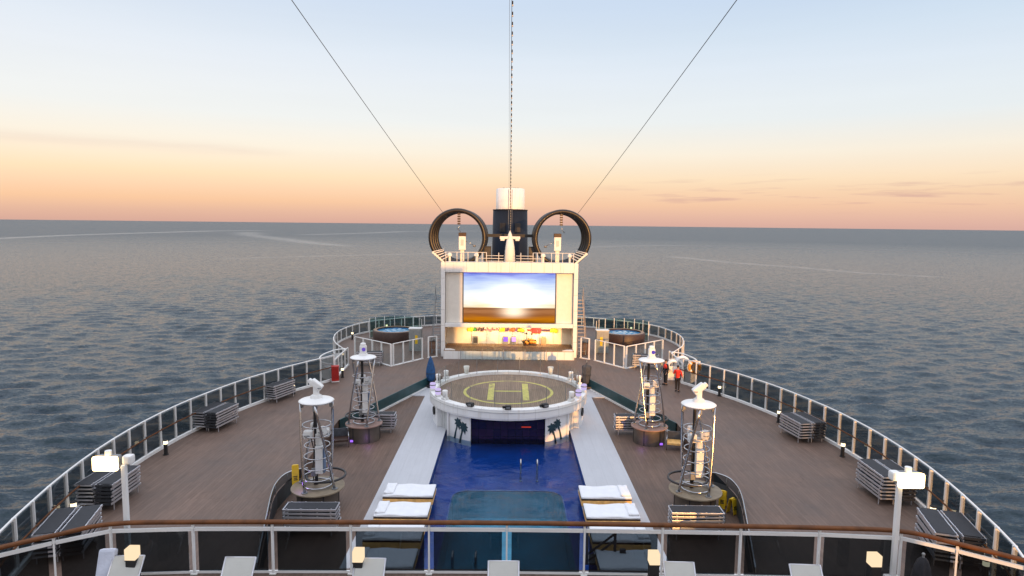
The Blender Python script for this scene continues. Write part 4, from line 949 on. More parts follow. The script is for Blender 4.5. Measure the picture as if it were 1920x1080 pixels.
# ------------------------------------------------------------------ light towers
def make_tower(kind, label, mirror):
    root = thing('light_tower', label, 'light tower', (0, 0, LOW), 0, 'light towers beside the pool')
    zb = .92
    topm = TANSTONE if kind == 'near' else BRSTONE
    R0 = 1.06 if kind == 'near' else .98
    MB().lathe([(.84, 0), (.84, zb - .08)], 36).build('plinth', PLINTH, root)
    MB().lathe([(.84, zb - .08), (R0, zb - .06), (R0, zb - .01), (R0 - .03, zb), (.001, zb)], 40, smooth=False).build('plinth_top', topm, root)
    for k in range(6):
        a = k * PI / 3; MB().box((.845 * math.cos(a), .845 * math.sin(a), .42), (.02, .05, .8), a).build('plinth_seam', DARKM, root)
    zt = 4.46; tw = R_(58) * (-1 if mirror else 1)
    for k in range(4):
        a = R_(248) + k * PI / 2 if not mirror else R_(292) + k * PI / 2
        P = []
        for i in range(9):
            t = i / 8; p0 = Vector((.82 * math.cos(a), .82 * math.sin(a), zb)); p1 = Vector((.62 * math.cos(a - tw), .62 * math.sin(a - tw), zt))
            p = p0.lerp(p1, t); rr = 1 + .06 * math.sin(PI * t); P.append((p.x * rr, p.y * rr, p.z))
        lg_ = MB().tube(P, .052, 10).build('leg', STEEL, root)
        MB().cyl((P[0][0], P[0][1], zb), .12, .035, 14).build('foot_flange', GREYM, lg_)
        MB().bbox((P[-1][0] * .93, P[-1][1] * .93, zt - .16), (.14, .14, .2), .03).build('head_bracket', GREYM, lg_)
    for k, (z, r) in enumerate(((1.0, .56), (1.32, .60), (1.75, .54), (2.2, .52), (2.65, .50), (3.1, .54), (3.5, .56))):
        MB().torus((0, 0, z), r, .024 if k else .035, n=30, k=8).build('hoop', STEEL, root)
    MB().torus((0.25 * (1 if not mirror else -1), .3, 1.25), .78, .05, n=30, k=8).build('ring_bench', DARKM, root)
    MB().cyl((-.1, .15, zb), .07, zt - zb, 12).build('centre_pole', DARKM, root)
    MB().tube(smooth_path([(-.18, .1, zb), (-.2, .02, 1.6), (-.16, .08, 2.3), (-.24, .0, 3.0), (-.1, -.05, 3.6), (-.16, .1, zt)], 5), .022, 6).build('cable', BLACK, root)
    MB().bbox((-.14, -.02, 1.5), (.2, .16, .32), .02).build('junction_box', GREYM, root)
    MB().bbox((.1, -.05, 2.05), (.30, .26, 1.15), .03).build('speaker_column', WHITE, root)
    MB().bbox((.285, .0, 2.05), (.05, .24, 1.1), .01).build('speaker_side', mat('slate_blue', (.12, .18, .30), .5), root)
    MB().cyl((.08, .0, 2.68), .15, .4, 16).build('upper_speaker', WHITEW, root)
    for k, (x, y, z) in enumerate(((-.28, -.25, 3.15), (.25, -.2, 3.28), (.32, .2, 3.1), (-.15, .3, 3.3))):
        MB().bbox((x, y, z), (.34, .26, .34), .06, rz=k * .9).build('flood_lamp', WHITEW, root)
        MB().cyl((x, y - .14, z - .02), .11, .02, 12).build('lamp_lens', GREYM, root)
    # top disc
    MB().lathe([(.001, zt - .06), (.56, zt - .06), (.68, zt - .02), (.70, zt + .02), (.64, zt + .06), (.3, zt + .13), (.001, zt + .14)], 40).build('top_disc', WHITE, root)
    MB().torus((0, 0, zt + .01), .685, .02, n=40, k=6).build('disc_edge', STEEL, root)
    # moving head lamp
    MB().lathe([(.26, zt + .1), (.22, zt + .22), (.16, zt + .26), (.001, zt + .27)], 20).build('lamp_base', WHITEW, root)
    s_ = -1 if mirror else 1
    if kind == 'near':
        M = Matrix.Rotation(R_(38) * s_, 3, 'Y')
        hd = MB().bbox((0, 0, zt + .42), (.22, .2, .42), .05).bbox((.02 * s_, 0, zt + .66), (.52, .3, .26), .06, M=M).build('moving_lamp', WHITE, root)
        MB().bbox((-.22 * s_, 0, zt + .80), (.2, .22, .16), .04, M=M).build('lamp_nose', WHITEW, hd)
        MB().cyl((.17 * s_, -.16, zt + .55), .07, .02, 12).build('lens', GREYM, hd)
    else:
        hd = MB().bbox((0, 0, zt + .45), (.36, .3, .46), .09).bbox((0, 0, zt + .7), (.28, .26, .2), .08).build('moving_lamp', WHITE, root)
        ln = MB().cyl((0, 0, 0), .10, .02, 14).build('lens', emis('violet_lens', (.16, .10, .55), .9), hd); ln.location = (.06, -.155, zt + .47); ln.rotation_euler = (PI / 2, 0, 0)
    pl = MB().box((.5 * s_ * (1 if kind == 'far' else -1), -.72, .12), (.16, .06, .1)).build('violet_uplight', PURPLE, root)
    pl.rotation_euler = (0, 0, 0)
    return root
t1 = make_tower('near', 'steel light tower nearest the camera on the left, on a tan plinth', False); t1.location = (-7.72, 25.2, LOW)
t2 = make_tower('near', 'steel light tower nearest the camera on the right, on a tan plinth', True); t2.location = (7.68, 25.2, LOW)
t3 = make_tower('far', 'steel light tower farther away on the left, on a brown plinth beside a lounger stack', True); t3.location = (-7.75, 33.6, LOW)
t4 = make_tower('far', 'steel light tower farther away on the right, on a brown plinth beside a lounger stack', False); t4.location = (7.62, 33.6, LOW)
for nm_, (x, y) in (('a', (-7.3, 32.5)), ('b', (7.0, 32.5)), ('c', (-8.3, 24.6))):
    pd = bpy.data.lights.new('violet_uplight_lamp', 'POINT'); pd.energy = 2.5; pd.color = (.45, .2, 1.0); pd.shadow_soft_size = .08
    po = bpy.data.objects.new('violet_uplight_lamp', pd); COL.objects.link(po); po.location = (x, y, LOW + (.25 if nm_ != 'c' else 1.2))

# small armchairs beside the near towers
for s_ in (-1, 1):
    t_ = thing('deck_armchair', 'low deck armchair with curved metal arms next to the %s far light tower' % ('left' if s_ < 0 else 'right'), 'armchair', (s_ * 8.75, 32.5, LOW), s_ * R_(-15))
    MB().bbox((0, 0, .36), (.8, .7, .12), .03).build('seat', DARKW if s_ < 0 else WOODL, t_)
    MB().bbox((0, .33, .62), (.78, .07, .45), .03).build('backrest', CHARF, t_)
    for q in (-.42, .42): MB().tube(smooth_path([(q, -.32, 0), (q, -.34, .55), (q, -.2, .68), (q, .3, .66), (q, .36, 0)], 4), .024, 8).build('arm', STEEL, t_)

# ------------------------------------------------------------------ sun loungers in stacks
def lounger_proto(nm, leg_h):
    root = thing(nm, '', 'sun lounger')
    f = MB(); Lh, Wd = 1.96, .66
    for s_ in (-1, 1):
        f.bbox((0, s_ * (Wd / 2 - .02), leg_h + .03), (Lh, .035, .082), .008)
        for x in (-.82, -.3, .3, .82): f.box((x, s_ * (Wd / 2 - .02), leg_h + .078), (.05, .03, .02))
    for x in (-Lh / 2 + .02, Lh / 2 - .02): f.box((x, 0, leg_h + .03), (.036, Wd - .076, .056))
    f.box((-.38, 0, leg_h + .045), (.04, Wd - .08, .03))
    f.build('frame', ALU, root)
    MB().box((.02, 0, leg_h + .074), (Lh - .10, Wd - .10, .012)).build('sling', SLING, root)
    lg = None
    for x in (-.78, .78):
        for s_ in (-1, 1):
            p = (x, s_ * (Wd / 2 - .045), leg_h / 2)
            if lg is None: lg = MB().box((0, 0, 0), (.04, .03, leg_h)).build('leg', ALU, root, p)
            else: child(lg, root, p)
    MB().box((-Lh / 2 - .012, 0, leg_h + .028), (.02, Wd - .06, .088)).build('foot_flap', SLING, root)
    return root
PB = lounger_proto('sun_lounger', .27); PS = lounger_proto('sun_lounger', .062)
used = [False, False]
def stack(x, y, rz, n, desc, z0=0.0, flip=False):
    r = rz + (PI if flip else 0); z = z0
    for i in range(n):
        src = PB if i == 0 else PS; k = 0 if i == 0 else 1
        jx, jr = random.uniform(-.035, .035), random.uniform(-.018, .018)
        lab = ('bottom lounger of the stack %s' if i == 0 else 'top lounger of the stack %s' if i == n - 1 else 'middle lounger of the stack %s') % desc
        g = 'loungers of the stack ' + desc
        if not used[k]:
            used[k] = True; o = src; o.location = (x + jx, y, z); o.rotation_euler = (0, 0, r + jr); o['label'] = lab; o['group'] = g
        else: dup(src, (x + jx, y, z), r + jr, lab, g)
        z += (.27 + .08) if i == 0 else (.062 + .08)
    return z
def pair(x, y, tang, n, d):
    # tang: heading of the rail; two stacks side by side, end for end
    nx, ny = math.cos(tang - PI / 2), math.sin(tang - PI / 2)
    return [(x - nx * .36, y - ny * .36, tang, n, d[0], False), (x + nx * .36, y + ny * .36, tang, n, d[1], True)]
S = []
T = lambda dxdy: math.atan2(1, dxdy)
S += pair(-15.5, 24.1, T(-.02), 6, ('with silver ends by the left floodlight', 'with dark ends by the left floodlight'))
S += pair(-15.55, 33.3, T(.17), 6, ('with silver ends halfway along the left railing', 'with dark ends halfway along the left railing'))
S += [(-14.05, 38.75, T(.36), 6, 'alone at the far end of the left railing', True)]
S += pair(-14.5, 20.35, T(-.3), 6, ('with silver ends behind smoked glass, bottom left', 'with dark ends behind smoked glass, bottom left'))
S += pair(15.35, 32.5, T(-.13), 6, ('with golden ends halfway along the right railing', 'with dark ends halfway along the right railing'))
S += pair(15.45, 25.2, T(.03), 7, ('with golden ends behind the right floodlight post', 'with dark ends behind the right floodlight post'))
S += pair(14.75, 20.4, T(.3), 7, ('with golden ends at the near right corner', 'with dark ends at the near right corner'))
for a in S: stack(a[0], a[1], a[2], a[3], a[4], 0, a[5] if 'alone' in a[4] else not a[5])
stack(-7.3, 23.05, 0, 6, 'in front of the left near light tower', LOW)
stack(7.1, 23.05, PI, 6, 'in front of the right near light tower', LOW)
stack(-7.25, 34.9, 0, 6, 'behind the left far light tower', LOW)
stack(6.95, 34.95, PI, 6, 'behind the right far light tower', LOW)
stack(-10.7, 48.55, R_(8), 6, 'at the left fence corner by the hot tub', 0, True)
stack(10.55, 48.55, R_(-8), 6, 'at the right fence corner by the hot tub', 0, False)

# ------------------------------------------------------------------ daybeds
def puffy(d, c, seed):
    # a soft cushion: rounded box with dented, creased faces
    bm = bmesh.new(); bmesh.ops.create_cube(bm, size=1.0); bmesh.ops.subdivide_edges(bm, edges=list(bm.edges), cuts=9, use_grid_fill=True)
    rg = random.Random(seed); m_ = MB(); bm.verts.index_update(); vs = []
    ph = [(rg.uniform(2, 7), rg.uniform(2, 7), rg.random() * 6, rg.uniform(.15, .5)) for _ in range(7)]
    for v in bm.verts:
        x, y, z = v.co * 2
        e = max(abs(x), abs(y)); fall = 1 - .28 * max(0, (e - .72) / .28) ** 2
        w = sum(a * math.sin(fx * x + fy * y + p) for fx, fy, p, a in ph) * .018
        k = 1 - .035 * (z * z) * (1 if abs(z) > .7 else .2)
        vs.append((c[0] + x * d[0] / 2 * k, c[1] + y * d[1] / 2 * k, c[2] + z * d[2] / 2 * fall + (w if z > 0 else 0)))
    m_.add(vs, [[v.index for v in f.verts] for f in bm.faces], True); bm.free(); return m_
def make_bed():
    root = thing('daybed', '', 'daybed', group='daybeds beside the pool')
    MB().bbox((0, 0, .20), (2.06, 1.20, .22), .012).build('base', WOODL, root)
    MB().bbox((0, 0, .335), (2.08, 1.17, .04), .012).build('dark_trim', DARKW, root)
    for x in (-.8, .8):
        for y in (-.5, .5): MB().box((x, y, .045), (.1, .1, .09)).build('leg', DARKW, root)
    puffy((2.07, 1.18, .13), (0, 0, .425), 3).build('mattress', CUSH, root)
    MB().tube(smooth_path([(-1.0, -.575, .425), (1.0, -.575, .425)], 3), .012, 6).build('piping', GREYP, root)
    puffy((.40, 1.0, .11), (-.80, 0, .515), 5).build('bolster', CUSH, root)
    return root
bed = make_bed(); first = True
names = ['farthest', 'second farthest', 'third', 'nearest']
for s_ in (-1, 1):
    for i, y in enumerate((25.85, 24.07, 22.25, 20.4)):
        lab = 'white cushioned daybed %s of the pool, %s' % ('left' if s_ < 0 else 'right', ['farthest of its row', 'just beyond the near railing', 'just behind the smoked glass', 'nearest, low behind the smoked glass'][i])
        lc = (s_ * 4.08, y, LOW + .04)
        if first: bed.location = lc; bed['label'] = lab; first = False
        else: dup(bed, lc, 0 if s_ < 0 else PI, lab, 'daybeds beside the pool')
# dark folding frame by the right beds
t_ = thing('folding_frame', 'dark folded metal frame standing among the right hand daybeds behind smoked glass', 'frame', (2.95, 20.9, LOW + .04))
for q in (-.2, .75): MB().beam((q, 0, 0), (q, 0, 1.25), .09, .06).build('upright', DARKM, t_)
MB().beam((-.2, 0, .35), (.75, 0, 1.1), .05, .06).beam((-.2, 0, .1), (.75, 0, .85), .05, .06).build('brace', DARKM, t_)
MB().box((.27, .25, .03), (1.1, .6, .06)).build('foot', DARKM, t_)
MB().box((1.0, -.1, .3), (.2, .1, .6)).build('bracket', DARKM, t_)

# ------------------------------------------------------------------ hot tubs
mw = mat('tub_water', (.04, .20, .42), .12, var=.35, scale=2.2)
for s_ in (-1, 1):
    sd_ = 'left' if s_ < 0 else 'right'
    t_ = thing('hot_tub', 'round dark wood hot tub with bright blue water on the %s terrace' % sd_, 'hot tub', (s_ * 10.75, 59.6, 0))
    MB().lathe([(2.0, 0), (2.05, .9), (1.98, .98), (1.72, .98), (1.70, .80)], 40).build('shell', DARKW, t_)
    MB().lathe([(1.96, .985), (1.66, .985)], 40, smooth=False).build('rim', mat('tub_rim', (.30, .17, .10), .4), t_)
    MB().lathe([(.001, .86), (1.70, .86)], 40, smooth=False).build('water', mw, t_)
    m_ = MB()
    for k in range(14):
        a = k * 2.4; m_.ball((1.1 * math.sqrt(k / 14) * math.cos(a), 1.1 * math.sqrt(k / 14) * math.sin(a), .86), .16, 8, 5, (1.4, 1, .25))
    m_.build('foam', mat('tub_foam', (.30, .46, .60), .5), t_)
    g = thing('wind_screen', 'greenish curved glass screen standing behind the %s hot tub' % sd_, 'glass screen', (s_ * 10.75, 59.6, 0))
    for k in range(7):
        a = R_(20 + k * 23); MB().box((2.5 * math.cos(a), 2.5 * math.sin(a), .95), (.96, .02, 1.8), a + PI / 2).build('glass_panel', GL_GREEN, g)
    for k in range(8):
        a = R_(8.5 + k * 23); MB().box((2.5 * math.cos(a), 2.5 * math.sin(a), .95), (.05, .05, 1.9), a).build('post', WHITE, g)
    c_ = thing('deck_cabinet', 'tall pale grey cabinet with a notice, between the %s hot tub and the stage' % sd_, 'cabinet', (s_ * 8.05, 54.6, 0))
    MB().bbox((0, 0, .95), (1.05, .8, 1.9), .03).build('body', mat('cabinet_grey', (.30, .32, .32), .5), c_)
    MB().box((-.26, -.41, .95), (.46, .02, 1.7)).build('door', mat('cabinet_door', (.24, .26, .26), .45), c_); MB().box((.26, -.41, .95), (.46, .02, 1.7)).build('door', MATS['cabinet_door'], c_)
    MB().bbox((.12 * -s_, -.43, 1.0), (.22, .02, .75), .008).build('yellow_notice', YELLOW, c_)
    MB().box((0, 0, 1.93), (1.12, .88, .05)).build('lid', WHITEW, c_)
    pl_ = thing('teak_locker', 'low brown locker beside the gate frame on the %s of the stage' % sd_, 'locker', (s_ * 6.5, 53.6, 0))
    MB().bbox((0, 0, .5), (.6, .6, 1.0), .03).build('body', mat('locker_brown', (.22, .10, .06), .5), pl_); MB().bbox((0, 0, 1.03), (.66, .66, .05), .01).build('lid', DARKW, pl_)

# ------------------------------------------------------------------ bollard lights on the deck
def make_bollard():
    r = thing('bollard_light', '', 'bollard light', group='bollard lights along the deck edge')
    MB().cyl((0, 0, 0), .085, .52, 12).cyl((0, 0, .68), .11, .04, 12).build('post', BLACK, r)
    MB().cyl((0, 0, .52), .095, .16, 12).build('lamp', LAMPB, r)
    MB().cyl((0, 0, 0), .13, .03, 12).build('foot', BLACK, r)
    return r
bl = make_bollard(); first = True
for x, y, lb in ((-13.7, 40.0, 'lit bollard light at the far left railing beside the lone lounger stack'), (-16.0, 29.1, 'lit bollard light midway along the left railing'), (-15.75, 22.4, 'lit bollard light by the silver lounger ends near the left floodlight'),
                 (-14.7, 59.4, 'lit bollard light at the outer rim of the left hot tub terrace'), (-11.75, 49.9, 'lit bollard light behind the left far tower head'), (-12.4, 64.2, 'lit bollard light behind the left hot tub'), (-11.75, 44.5, 'lit bollard light beside the red bin'),
                 (12.4, 64.2, 'lit bollard light behind the right hot tub'), (13.65, 40.5, 'lit bollard light at the far right railing past the standing people'), (15.2, 35.0, 'lit bollard light before the farthest right lounger stacks'), (16.05, 29.7, 'lit bollard light between two lounger stack pairs on the right'), (15.75, 22.7, 'lit bollard light between the two nearest right lounger stack pairs'), (14.9, 18.9, 'lit bollard light behind the smoked glass at the near right corner')):
    if first: bl.location = (x, y, 0); bl['label'] = lb; first = False
    else: dup(bl, (x, y, 0), random.random(), lb)
# red bin
t_ = thing('red_bin', 'red fire hose locker at the far corner of the left railing', 'locker', (-11.95, 43.35, 0), R_(20))
MB().bbox((0, 0, .55), (.48, .42, 1.0), .04).build('body', RED, t_); MB().bbox((0, -.02, 1.07), (.52, .46, .06), .02).build('lid', RED, t_); MB().box((0, -.22, .6), (.38, .02, .7)).build('door', mat('red_door', (.33, .012, .01), .4), t_)
MB().box((0, 0, .03), (.5, .44, .06)).build('plinth', WHITEW, t_)
# golden pile of white hoops and the life ring at the right corner
t_ = thing('hose_reel_rack', 'rack of sunlit white hose coils behind the two standing people', 'hose rack', (12.0, 44.6, 0))
MB().box((0, .1, .5), (1.3, .1, 1.0)).build('back_plate', WHITE, t_)
for k, (x, z, r) in enumerate(((-.35, 1.05, .42), (.3, 1.25, .5), (.05, .75, .36), (.62, .8, .4))):
    m_ = MB()
    for q in range(3): m_.torus((x, -.02 - .09 * q, z + .02 * q), r - .05 * q, .05, 'Y', 26, 7)
    m_.build('hose_coil', WHITE, t_)
MB().tube([(-.6, .1, 0), (-.6, .1, 1.5), (.7, .1, 1.6), (.7, .1, 0)], .035, 8).build('frame', WHITE, t_)
t_ = thing('life_ring', 'orange life ring hanging on the railing corner right of the hose rack', 'life ring', (12.75, 43.2, 1.32), R_(-6))
MB().torus((0, -.18, 0), .35, .095, 'Y', 32, 10).build('ring', ORANGE, t_)
for k in range(4):
    a = PI / 4 + k * PI / 2; MB().torus((0, -.18, 0), .35, .102, 'Y', 4, 10, a - .16, a + .16).build('white_band', WHITE, t_)
MB().torus((0, -.18, 0), .48, .018, 'Y', 28, 6).build('grab_line', CREAM, t_)
MB().box((0, -.04, 0), (.8, .03, .8)).build('mount_board', CREAM, t_)

# caution signs
def caution(x, y, z, rz, lb, hgt=.95):
    t_ = thing('caution_sign', lb, 'caution sign', (x, y, z), rz, 'yellow caution signs')
    for s_ in (-1, 1):
        M = Matrix.Rotation(s_ * R_(9), 3, 'X')
        MB().bbox((0, s_ * .12, hgt / 2), (.28, .02, hgt), .008, M=M).build('panel', YELLOW, t_)
        k = MB(); sg = s_
        for q, (zz_, ww) in enumerate(((.72, .12), (.5, .16), (.42, .14), (.34, .16))): k.box((0, sg * (.132 + (.5 - zz_) * .16 * 1.0), hgt * zz_), (ww, .006, .035 if q else .10), M=M)
        k.build('black_print', BLACK, t_)
    MB().box((0, 0, hgt), (.2, .08, .05)).build('handle', YELLOW, t_)
caution(-8.82, 25.75, .0, R_(20), 'yellow folding caution sign on the deck left of the near left light tower', .85)
caution(8.95, 25.55, LOW, R_(-30), 'yellow caution sign nearer the right light tower, inside the curved balustrade', .7)
caution(9.15, 25.0, LOW, R_(40), 'yellow caution sign farther right, half hidden by the curved balustrade', .62)

# ------------------------------------------------------------------ near deck, its railing and furniture
ND = 3.2
pl = [(-11.6, 10.6), (-10.25, 12.2), (-9.35, 12.85), (-8.5, 13.42), (-5, 13.52), (0, 13.55), (5, 13.52), (8.5, 13.42), (9.35, 12.85), (10.25, 12.2), (11.6, 10.6), (13, 6), (13, -14), (-13, -14), (-13, 6)]
struct(MB().prism([(x, y + .12) for x, y in pl][::-1], ND - .35, ND).build('sun_deck', DECK))
struct(MB().box((0, 9.0, 1.25), (20, .3, 3.2)).build('bulkhead', WHITE))
RAILP = smooth_path([(x, y, ND) for x, y in ((-11.95, 10.4), (-11.15, 11.25), (-10.3, 12.05), (-9.4, 12.72), (-8.55, 13.25), (-6.84, 13.38), (-3.42, 13.44), (0, 13.47), (3.42, 13.44), (6.84, 13.38), (8.55, 13.25), (9.4, 12.72), (10.3, 12.05), (11.15, 11.25), (11.95, 10.4))], 6)
nr_ = thing('sun_deck_railing', 'near railing of smoked glass panels under a brown wooden rail across the foreground', 'railing', (0, 13.4, ND))
o = Vector((0, 13.4, ND))
posts = [(-11.95, 10.4), (-11.15, 11.25), (-10.3, 12.05), (-9.4, 12.72), (-8.55, 13.25), (-6.84, 13.38), (-5.13, 13.42), (-3.42, 13.44), (-1.71, 13.46), (0, 13.47), (1.71, 13.46), (3.42, 13.44), (5.13, 13.42), (6.84, 13.38), (8.55, 13.25), (9.4, 12.72), (10.3, 12.05), (11.15, 11.25), (11.95, 10.4)]
psrc = None
for i, (x, y) in enumerate(posts):
    a, b = posts[max(i - 1, 0)], posts[min(i + 1, len(posts) - 1)]; rz = math.atan2(b[1] - a[1], b[0] - a[0])
    if psrc is None: psrc = MB().box((0, 0, .53), (.035, .085, 1.06)).box((0, 0, 1.08), (.05, .05, .14)).build('post', WHITE, nr_, Vector((x, y, ND)) - o, rz); fsrc = MB().box((0, .0, .012), (.14, .12, .024)).build('base_plate', WHITE, psrc)
    else: c = child(psrc, nr_, Vector((x, y, ND)) - o, rz); child(fsrc, c)
gl_ = None
for (xa, ya), (xb, yb) in zip(posts, posts[1:]):
    a, b = Vector((xa, ya, ND)) - o, Vector((xb, yb, ND)) - o; d = b - a; l = d.length; rz = math.atan2(d.y, d.x); mid = (a + b) / 2
    MB().box((0, 0, .53), (l - .21, .014, .92)).build('glass_panel', GL_NEAR, nr_, mid, rz)
    MB().box((0, 0, 1.025), (l - .06, .045, .075)).build('upper_rail', WHITE, nr_, mid, rz)
    MB().box((0, 0, .045), (l - .06, .045, .05)).build('lower_rail', WHITE, nr_, mid, rz)
m_ = MB(); hp = [p - o for p in RAILP]; prof_ = [(.06, -.032), (.07, 0), (.058, .025), (.025, .036), (-.025, .036), (-.058, .025), (-.07, 0), (-.06, -.032)]
vs = []; fs = []; nn_ = len(prof_)
for i, p in enumerate(hp):
    d = (hp[min(i + 1, len(hp) - 1)] - hp[max(i - 1, 0)]).normalized(); nrm = Vector((-d.y, d.x, 0))
    vs += [p + nrm * a + Vector((0, 0, 1.185 + b)) for a, b in prof_]
for i in range(len(hp) - 1): fs += [(i * nn_ + j, i * nn_ + (j + 1) % nn_, (i + 1) * nn_ + (j + 1) % nn_, (i + 1) * nn_ + j) for j in range(nn_)]
m_.add(vs, fs, False); m_.build('wooden_rail', TEAK, nr_)
# floodlight posts
for s_ in (-1, 1):
    sd_ = 'left' if s_ < 0 else 'right'
    t_ = thing('floodlight_post', 'white post with a blazing rectangular floodlight at the %s end of the near railing' % sd_, 'lamp post', (-8.42 if s_ < 0 else 8.33, 13.62 if s_ < 0 else 13.10, ND - (.3 if s_ < 0 else 0)))
    hz_ = 2.36 + (.3 if s_ < 0 else 0)
    MB().bbox((0, 0, hz_ / 2), (.10, .10, hz_), .02).build('post', WHITE, t_)
    MB().bbox((0, 0, .12), (.3, .24, .24), .03).build('foot_box', WHITEW, t_)
    hx = -.36 if s_ < 0 else .20
    hd = MB().bbox((hx, .06, hz_ + .05), (.50, .2, .30), .06).build('lamp_housing', GREYM, t_)
    MB().bbox((hx, -.075, hz_ + .05), (.54, .12, .33), .055).build('lamp_glass', LAMP, hd)
    MB().cyl((hx, .05, hz_ + .20), .07, .1, 14).build('photocell', WHITE, hd)
    MB().bbox((-s_ * .06, .08, hz_ + .10), (.2, .2, .2), .05).build('ballast_box', WHITE, t_)
# lanterns (bollards with cube glowing heads) on the near deck
ls = None
for x, lb in ((-7.72, 'glowing cube lantern bollard before the leftmost smoked glass panels'), (-3.06, 'glowing lantern bollard just left of the pool seen against the smoked glass'), (3.05, 'glowing lantern bollard just right of the pool seen against the smoked glass'), (7.62, 'glowing cube lantern bollard beside the black folded umbrella')):
    if ls is None:
        ls = thing('lantern_bollard', lb, 'lantern', (x, 12.62, ND), 0, 'lantern bollards on the near deck')
        MB().bbox((0, 0, .37), (.2, .2, .74), .02).build('post', BLACK, ls)
        hd = MB().bbox((0, 0, .88), (.215, .205, .235), .008).build('lamp_head', LAMPN, ls)
        MB().box((0, 0, .752), (.21, .21, .02)).build('collar', BLACK, hd)
    else: dup(ls, (x, 12.62, ND), 0, lb)
# lounge chairs on the near deck, only the tops of their backs show
def make_chair():
    r = thing('lounge_chair', '', 'lounge chair', group='pale lounge chairs on the near deck')
    M = Matrix.Rotation(R_(50), 3, 'X')
    MB().bbox((0, -.30, .475), (.60, .80, .03), .012, M=M).build('backrest', PALES, r)
    MB().bbox((0, -1.1, .30), (.58, 1.25, .03), .012).build('seat', PALES, r)
    f = MB()
    for s_ in (-1, 1):
        f.tube([(s_ * .31, -1.75, .29), (s_ * .31, -.46, .29), (s_ * .31, -.045, .79)], .02, 8); f.tube([(s_ * .31, -1.6, .29), (s_ * .31, -1.68, 0)], .02, 8); f.tube([(s_ * .31, -.6, .29), (s_ * .31, -.3, 0)], .02, 8)
    f.tube([(-.31, -.045, .785), (.31, -.045, .785)], .014, 8)
    f.build('frame', ALU, r)
    return r
ch = make_chair(); first = True
for i, (x, y, rz, lb) in enumerate(((-7.82, 12.72, .04, 'pale lounge chair at the far left beside the cube lantern'), (-5.5, 12.7, 0, 'pale lounge chair second from the left before a smoked glass panel'), (-2.82, 12.7, 0, 'pale lounge chair beside the lantern left of the pool'), (-.06, 12.64, 0, 'pale lounge chair in the middle, in front of the pool'), (3.56, 12.66, -.03, 'pale lounge chair beside the lantern right of the pool'), (6.15, 12.6, -.05, 'pale lounge chair farthest right, between lantern and pool'))):
    if first: ch.location = (x, y, ND); ch.rotation_euler = (0, 0, rz); ch['label'] = lb; first = False
    else: dup(ch, (x, y, ND), rz, lb)
t_ = tag(MB().bbox((0, 0, 0), (.34, .16, .62), .06).build('draped_towel', mat('pale_towel', (.50, .53, .62), .9, bump=.5), None, (-8.26, 12.62, ND + .62)), 'pale blue towel folded upright against the far left lounge chair', 'towel')
t_.rotation_euler = (R_(-22), 0, .1)
MB()
t_ = thing('folded_umbrella', 'black folded umbrella standing on the near deck right of the floodlight post', 'umbrella', (8.62, 12.6, ND))
m_ = MB(); n = 24; vs = []; fs = []; prof_ = [(.10, .12), (.17, .25), (.19, .45), (.15, .7), (.10, .86), (.05, .93), (.001, .95)]
for r, z in prof_:
    for j in range(n): q = r * (1 + .16 * math.cos(6 * 2 * PI * j / n)); vs.append((q * math.cos(2 * PI * j / n), q * math.sin(2 * PI * j / n), z))
for i in range(len(prof_) - 1): fs += [(i * n + j, i * n + (j + 1) % n, (i + 1) * n + (j + 1) % n, (i + 1) * n + j) for j in range(n)]
m_.add(vs, fs, True); m_.build('folded_canopy', BLACKF, t_); MB().cyl((0, 0, .04), .025, .97, 8).build('pole', GREYM, t_); MB().cyl((0, 0, 0), .24, .06, 20).build('base', DARKM, t_); MB().ball((0, 0, 1.01), .035, 8, 6).build('finial', GREYM, t_)

# ------------------------------------------------------------------ the ship's upperworks behind the camera (they keep the low sun off the left side)
t_ = thing('forward_deckhouse', 'tall white deckhouse of the ship behind the viewpoint', 'deckhouse', (-1.4, -9, ND))
MB().box((0, 0, 4.9), (32.2, 8, 9.8)).build('wall', WHITE, t_)
MB().box((0, 0, 9.88), (32.6, 8.4, .16)).build('roof', WHITEW, t_)
for i in range(13): MB().bbox((-13.8 + i * 2.3, 4.02, 4.0), (1.7, .06, 1.4), .02).build('window', mat('window_dark', (.02, .03, .04), .1), t_)

# ------------------------------------------------------------------ people
def skin_mesh(name, verts, edges, radii, material, parent, root=0, sub=1):
    me = bpy.data.meshes.new(name); me.from_pydata(verts, edges, []); ob = bpy.data.objects.new(name, me); COL.objects.link(ob)
    mo = ob.modifiers.new('skin', 'SKIN'); sb = ob.modifiers.new('sub', 'SUBSURF'); sb.levels = sub; sb.render_levels = sub
    for i, r in enumerate(radii):
        rr = r if isinstance(r, tuple) else (r, r); me.skin_vertices[0].data[i].radius = rr; me.skin_vertices[0].data[i].use_root = (i == root)
    dg = bpy.context.evaluated_depsgraph_get(); dg.update(); m2 = bpy.data.meshes.new_from_object(ob.evaluated_get(dg)); 
    bpy.data.objects.remove(ob); o2 = bpy.data.objects.new(name, m2); m2.materials.clear(); m2.materials.append(material); COL.objects.link(o2); o2.parent = parent
    for p in m2.polygons: p.use_smooth = True
    return o2
